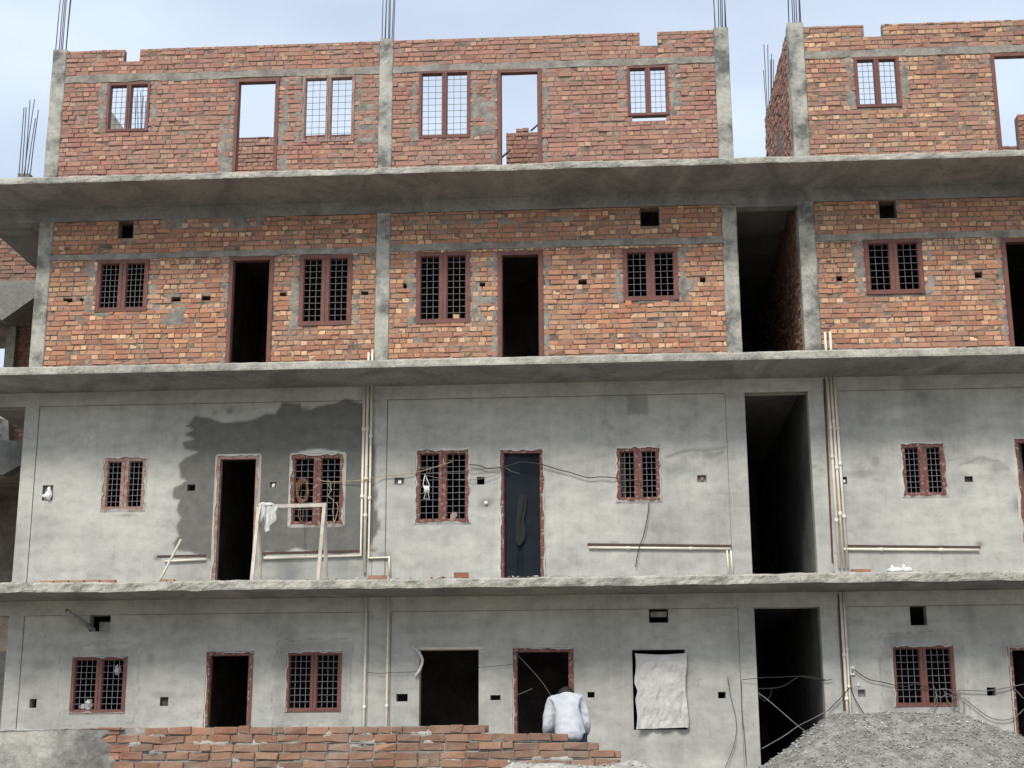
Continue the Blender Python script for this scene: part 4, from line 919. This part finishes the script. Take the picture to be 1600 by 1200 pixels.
# solid dark strip imitating the shade in the gap beneath that window
mb = MB(); a, b = P(997, 470)[0], P(1052, 470)[0]; mb.box(a, b, -.0065, .02, BSW[3][2]-.058, BSW[3][2]-.008); mb.build('sill_shade_strip', M['inner'], B)
rb = MB()
ico_ = np.array([[0, 0, .7], [.9, 0, .1], [.1, .85, .2], [-.8, .1, .1], [.1, -.9, .15], [0, 0, -.5]]); fc_ = [(0, 1, 2), (0, 2, 3), (0, 3, 4), (0, 4, 1), (5, 2, 1), (5, 3, 2), (5, 4, 3), (5, 1, 4)]
for k in range(1500):
    x = rng.uniform(-10.5, 8); dn = fbm(np.array([x*1.1]), np.array([4.]), 3)[0]
    if rng.random() > (dn-.3)*2.2: continue
    y = DEP+.05+abs(rng.normal(0, .16)); s_ = .008+.03*rng.random()**3; Q, _ = np.linalg.qr(rng.normal(size=(3, 3)))
    c_ = lin([(150, 100, 82), (175, 170, 160), (160, 156, 146)][rng.integers(3)])
    for zf in ((T3,) if rng.random() < .8 else (T1,)): rb.add(ico_@Q.T*s_*np.array([1.4, 1, .7])+np.array([x, y, zf+s_*.3]), fc_, 0, c_)
o = rb.build('rubble', [stonemat]); tag(o, 'crumbs of mortar and brick littering the slab edges', 'rubble'); o['kind'] = 'stuff'
# leaning stick
mb = MB(); mb.bar(P(283, 843, -.55), (P(249, 899, -1.0)[0], -1.0, T3+.01), .035, .02); tag(mb.build('timber_stick', M['wood']), 'thin pale stick leaning by the short conduit on the lowest balcony', 'stick')
# trestle stand
TR = thing('trestle_stand', 'pale timber trestle frame standing on the lowest balcony before the roped window', 'trestle', (P(450, 880, -.8)[0], -.8, T3))
a_, b_ = P(404.5, 791, -.75), P(507, 791, -.75); zt_ = (a_[2]+b_[2])/2
mb = MB(); mb.bar((a_[0]-.03, -.75, zt_), (b_[0]+.03, -.75, zt_+.01), .05, .055); mb.build('top_rail', M['wood'], TR)
for (x, sx) in ((a_[0], -.02), (b_[0], -.03)):
    for sy in (-.20, .16):
        dx = sx if sy < 0 else .03
        mb = MB(); mb.bar((x, -.75+(-.012 if sy < 0 else .012), zt_+.0), (x+dx, -.75+sy, T3+.005), .05, .035); mb.build('leg', M['wood'], TR)
# rag over its corner
def drape(px0, px1, py0, pys, Y, folds, name, mat, lab, cat, amp=.03):
    n_ = 40; m_ = 30; xs = np.linspace(px0, px1, n_); G = []
    for i, x in enumerate(xs):
        yb = np.interp(x, [q[0] for q in pys], [q[1] for q in pys]); p0 = P(x, py0, Y); p1 = P(x, yb, Y)
        for_ = [(p0[0]+(p1[0]-p0[0])*t+.02*math.sin(i*.5+t*3), Y-amp*(.3+t)*math.sin(i*folds/n_*2*math.pi+1.5*t)-.02*t, p0[2]+(p1[2]-p0[2])*t) for t in np.linspace(0, 1, m_)]
        G.append(for_)
    G = np.array(G); mb = MB(); mb.grid(G[..., 0], G[..., 1], G[..., 2]); mb.grid(G[..., 0], G[..., 1]+.008, G[..., 2]); return mb
mb = drape(404, 432, 788, [(403, 818), (407, 819), (411, 806), (416, 832), (422, 829), (428, 815), (432, 800)], -.80, 4, '', '', '', '', .03)
c = P(416, 789, -.78); mb.grid(*lump(c[0], -.77, c[2], .13, .05, .035, 44, amp=.5))
tag(mb.build('rag', M['cloth']), 'white rag slung over the left corner of the trestle stand', 'rag')
# tarpaulin in the doorway
r = PSD[1]; nx_, nz2 = 60, 120; X, Z = np.meshgrid(np.linspace(r[0]+.05, r[1]-.05, nx_), np.linspace(T3+.01, r[3]-.055, nz2)); u = (X-r[0])/(r[1]-r[0]); vz = (Z-T3)/(r[3]-T3)
Yt = .06+.018*np.sin(u*7+vz*3)+.05*np.exp(-((u-.42-.12*vz)/.06)**2)*np.clip(1.2-vz*1.5, 0, 1)*np.sin(vz*9)+.02*(fbm(u*4, vz*7, 4)-.5)
mb = MB(); mb.grid(X, Yt, Z); 
tag(mb.build('tarpaulin', M['tarp']), 'dark navy tarpaulin filling the middle doorway of the upper plastered floor', 'tarpaulin')
mb = MB(); G = []
for t in np.linspace(0, 1, 26):
    xc = np.interp(t, [0, .3, .55, .8, 1], [817, 815, 812, 814, 811]); hw = np.interp(t, [0, .05, .25, .5, .7, .9, 1], [3, 7, 7, 6, 8, 8, 3]); y = 772+t*80
    G.append([(P(xc+hw*s_, y, .02)[0], .012-.012*(1-abs(s_))-.004*math.sin(t*5+s_*5), P(xc, y, .02)[2]) for s_ in np.linspace(-1, 1, 12)])
G = np.array(G); mb.grid(G[..., 0], G[..., 1], G[..., 2]); mb.grid(G[..., 0], G[..., 1]+.006, G[..., 2])
tag(mb.build('garment', M['tarpd']), 'black garment hanging in front of the dark tarpaulin', 'garment')
# hung sheet on the ground floor
X, Z = np.meshgrid(np.linspace(0, 1, 90), np.linspace(0, 1, 130)); pa, pb = P(991, 1021, -.06), P(1071, 1021, -.06); zb_ = P(1030, 1138, -.06)[2]
xl = pa[0]+.02*np.sin(Z*9)+.05*np.exp(-((Z-.5)/.08)**2)*1.0; xr_ = pb[0]+.015*np.sin(Z*7+1)+.0*Z
Xs = xl+(xr_-xl)*X; Zs = zb_+(pa[2]-zb_)*Z-.02*np.sin(X*3.1)*(Z > .9)+.025*(1-Z)*(X-.5)+.012*(fbm(X*5, X*0+1, 3)-.5)*(Z < .1)
Ys = -.075-.035*(fbm(X*3.2, Z*4, 4)-.5)*2-.020*np.sin(X*15+Z*3+2*fbm(X*3, Z*3, 2))*(.3+.7*(1-Z))-.045*np.abs(fbm(X*6, Z*3.5, 4)-.5)*2-.01*np.sin(Z*20+X*4)*fbm(X*4, Z*4, 2)
mb = MB(); mb.grid(Xs, Ys, Zs); mb.grid(Xs, Ys+.006, Zs); tag(mb.build('cloth_sheet', M['sheet']), 'large pale cloth sheet hung over the ground-floor window opening', 'sheet')
mb = MB(); mb.tube(smooth_pts([P(648, 1013, -.04), P(655, 1020, -.05), P(659, 1032, -.05), P(655, 1045, -.05), P(650, 1055, -.05)]), [.01]*5*8+[.01], 8) if False else mb.tube(smooth_pts([P(648, 1013, -.04), P(655, 1020, -.05), P(660, 1032, -.05), P(656, 1046, -.05), P(649, 1056, -.05)]), .022, 8)
tag(mb.build('twisted_cloth', M['cloth']), 'twisted strip of pale cloth hanging at the frameless ground-floor opening', 'cloth')
# white switch on the ground floor
x, _, z = P(1331.5, 1048); mb = MB(); mb.box(x-.032, x+.032, -.03, .0, z-.065, z+.065, j=.001); mb.box(x-.018, x+.018, -.042, -.03, z-.03, z+.03, 1); o = mb.build('white_socket', [M['white'], M['greybox']], B)
x, _, z = P(1341, 1069.5); mb = MB(); mb.box(x-.016, x+.016, -.02, 0, z-.025, z+.025, j=.002); mb.build('junction_cap', M['white'], B)

# ------------------------------------------------------------------ the person behind the low wall
YP = -6.95
sh = P(893, 1083, YP); gz = 1.08
cx = P(888, 1110, YP)[0]
PR = thing('person', 'person in a white shirt stooping with bowed head behind the low brick wall', 'person', (cx, YP, gz))
def skin_body(name, V, E, rad, mat, root=0, sub=2, parent=None):
    me = bpy.data.meshes.new(name); off = np.array(PR.location)
    me.from_pydata([tuple(np.array(v)-off) for v in V], E, []); o = bpy.data.objects.new(name, me); COL.objects.link(o)
    md = o.modifiers.new('skin', 'SKIN'); me.skin_vertices or None
    for i, r_ in enumerate(rad): me.skin_vertices[0].data[i].radius = (r_, r_) if not hasattr(r_, '__len__') else r_
    me.skin_vertices[0].data[root].use_root = True
    s_ = o.modifiers.new('sub', 'SUBSURF'); s_.levels = sub; s_.render_levels = sub
    dg = bpy.context.evaluated_depsgraph_get(); me2 = bpy.data.meshes.new_from_object(o.evaluated_get(dg)); o.modifiers.clear(); o.data = me2
    me2.materials.clear(); me2.materials.append(mat)
    for p in me2.polygons: p.use_smooth = True
    o.parent = parent; return o
zsx = sh[2]-gz      # height of the stooped shoulders above the ground
pel = np.array([cx+.02, YP-.02, gz+.74]); ch_ = np.array([cx-.015, YP+.28, gz+zsx-.12]); nk = np.array([cx-.015, YP+.40, gz+zsx-.02]); hd = np.array([cx-.03, YP+.46, gz+zsx-.02])
mid = (pel*.55+ch_*.45)+np.array([0, -.05, .04])
SHL, SHR = ch_+np.array([-.155, .0, .015]), ch_+np.array([.135, .0, .025])
ELL, ELR = np.array([cx-.215, YP+.16, gz+zsx-.34]), np.array([cx+.175, YP+.16, gz+zsx-.33])
HNL, HNR = np.array([cx-.20, YP+.42, gz+zsx-.52]), np.array([cx+.12, YP+.44, gz+zsx-.55])
hipL, hipR = pel+np.array([-.1, 0, -.03]), pel+np.array([.1, 0, -.03]); knL, knR = pel+np.array([-.12, .1, -.42]), pel+np.array([.13, .08, -.42])
anL, anR = np.array([knL[0], YP-.02, gz+.07]), np.array([knR[0], YP-.04, gz+.07]); toL, toR = anL+np.array([-.03, .17, -.04]), anR+np.array([.03, .17, -.04])
V = [pel, mid, ch_, nk, hd, hd+np.array([0, .06, -.08]), SHL, ELL, HNL, SHR, ELR, HNR, hipL, knL, anL, toL, hipR, knR, anR, toR]
E = [(0, 1), (1, 2), (2, 3), (3, 4), (4, 5), (2, 6), (6, 7), (7, 8), (2, 9), (9, 10), (10, 11), (0, 12), (12, 13), (13, 14), (14, 15), (0, 16), (16, 17), (17, 18), (18, 19)]
rad = [.12, .11, .11, .05, .085, .06, .045, .04, .028, .045, .04, .028, .085, .058, .038, .03, .085, .058, .038, .03]
body = skin_body('body', V, E, rad, M['skin'], parent=PR)
# fingers
hb = []
for hn, el, sd_ in ((HNL, ELL, 1), (HNR, ELR, -1)):
    d = (hn-el)/np.linalg.norm(hn-el); side = np.array([sd_, 0, 0])
    side = side-d*(side@d); side /= np.linalg.norm(side); nrm = np.cross(d, side)
    palm = [hn, hn+d*.05, hn+d*.09]; V = list(palm); E = [(0, 1), (1, 2)]; rad = [.026, .034, .032]
    for q, L in zip((-.03, -.01, .01, .03), (.058, .075, .08, .068)):
        b0 = hn+d*.095+side*q*1.05; b1 = b0+d*L*.5-nrm*.012*sd_; b2 = b1+d*L*.4-nrm*.03*sd_
        n0 = len(V); V += [b0, b1, b2]; E += [(2, n0), (n0, n0+1), (n0+1, n0+2)]; rad += [.010, .009, .008]
    n0 = len(V); V += [hn+d*.03+side*.04, hn+d*.07+side*.062]; E += [(0, n0), (n0, n0+1)]; rad += [.013, .010]
    skin_body('hand', V, E, rad, M['skin'], sub=1, parent=PR)
# shirt
sv_ = [pel+np.array([0, -.02, -.06]), pel+np.array([0, -.01, .05]), mid, ch_, nk+np.array([0, -.04, -.02]), SHL, (SHL+ELL)/2, ELL, (ELL*.6+HNL*.4), SHR, (SHR+ELR)/2, ELR, (ELR*.6+HNR*.4)]
E = [(0, 1), (1, 2), (2, 3), (3, 4), (3, 5), (5, 6), (6, 7), (7, 8), (3, 9), (9, 10), (10, 11), (11, 12)]
shirt = skin_body('shirt', sv_, E, [.185, .17, .155, .158, .085, .095, .076, .064, .054, .095, .076, .064, .054], M['shirt'], sub=4, parent=PR)
co = np.empty(len(shirt.data.vertices)*3); shirt.data.vertices.foreach_get('co', co); co = co.reshape(-1, 3); nn = np.empty_like(co).ravel(); shirt.data.vertices.foreach_get('normal', nn); nn = nn.reshape(-1, 3)
rx_ = co[:, 0]*11+co[:, 1]*6+30; rz_ = co[:, 2]*7+co[:, 1]*8+30; rg = 1-np.abs(fbm(rx_, rz_, 3)-.5)*4; rg2 = 1-np.abs(fbm(rx_*2.2+9, rz_*1.2+4, 3)-.5)*4
fold = .010*(fbm(rx_*.5, rz_*.5, 2)-.5)*2+.012*np.clip(rg, -.5, 1)+.006*np.clip(rg2, -.5, 1)-.006
co += nn*fold[:, None]; shirt.data.vertices.foreach_set('co', co.ravel()); shirt.data.update()
# collar, trousers, hair, face
mb = MB(); mb.tube([tuple(nk+np.array([.075*math.cos(a), .075*math.sin(a)-.03, .01-.02*math.sin(a)])) for a in np.linspace(0, 6.28, 20)], .018, 8); mb.build('collar', M['shirt'], PR)
V = [pel+np.array([0, .03, -.06]), hipL, knL, anL+np.array([0, 0, .03]), hipR, knR, anR+np.array([0, 0, .03])]
skin_body('trousers', V, [(0, 1), (1, 2), (2, 3), (0, 4), (4, 5), (5, 6)], [.13, .11, .09, .07, .11, .09, .07], M['trouser'], parent=PR)
mb = MB(); mb.grid(*lump(hd[0], hd[1]+.005, hd[2]+.012, .098, .112, .10, 61, amp=.08)); mb.build('hair', M['hair'], PR)
mb = MB(); f0 = hd+np.array([0, .09, -.07])
mb.grid(*lump(f0[0], f0[1], f0[2], .068, .06, .085, 2, amp=.02)); mb.grid(*lump(f0[0], f0[1]+.062, f0[2]-.005, .012, .018, .022, 3, amp=.02))
for s_ in (-1, 1): mb.grid(*lump(f0[0]+s_*.082, f0[1]-.035, f0[2]+.02, .012, .02, .03, 4, amp=.02)); mb.grid(*lump(f0[0]+s_*.026, f0[1]+.052, f0[2]+.022, .011, .006, .007, 5, amp=.02), mi=1)
mb.grid(*lump(f0[0], f0[1]+.05, f0[2]-.045, .024, .01, .007, 6, amp=.02), mi=2)
mb.build('face', [M['skin'], M['hair'], M['frame']], PR)
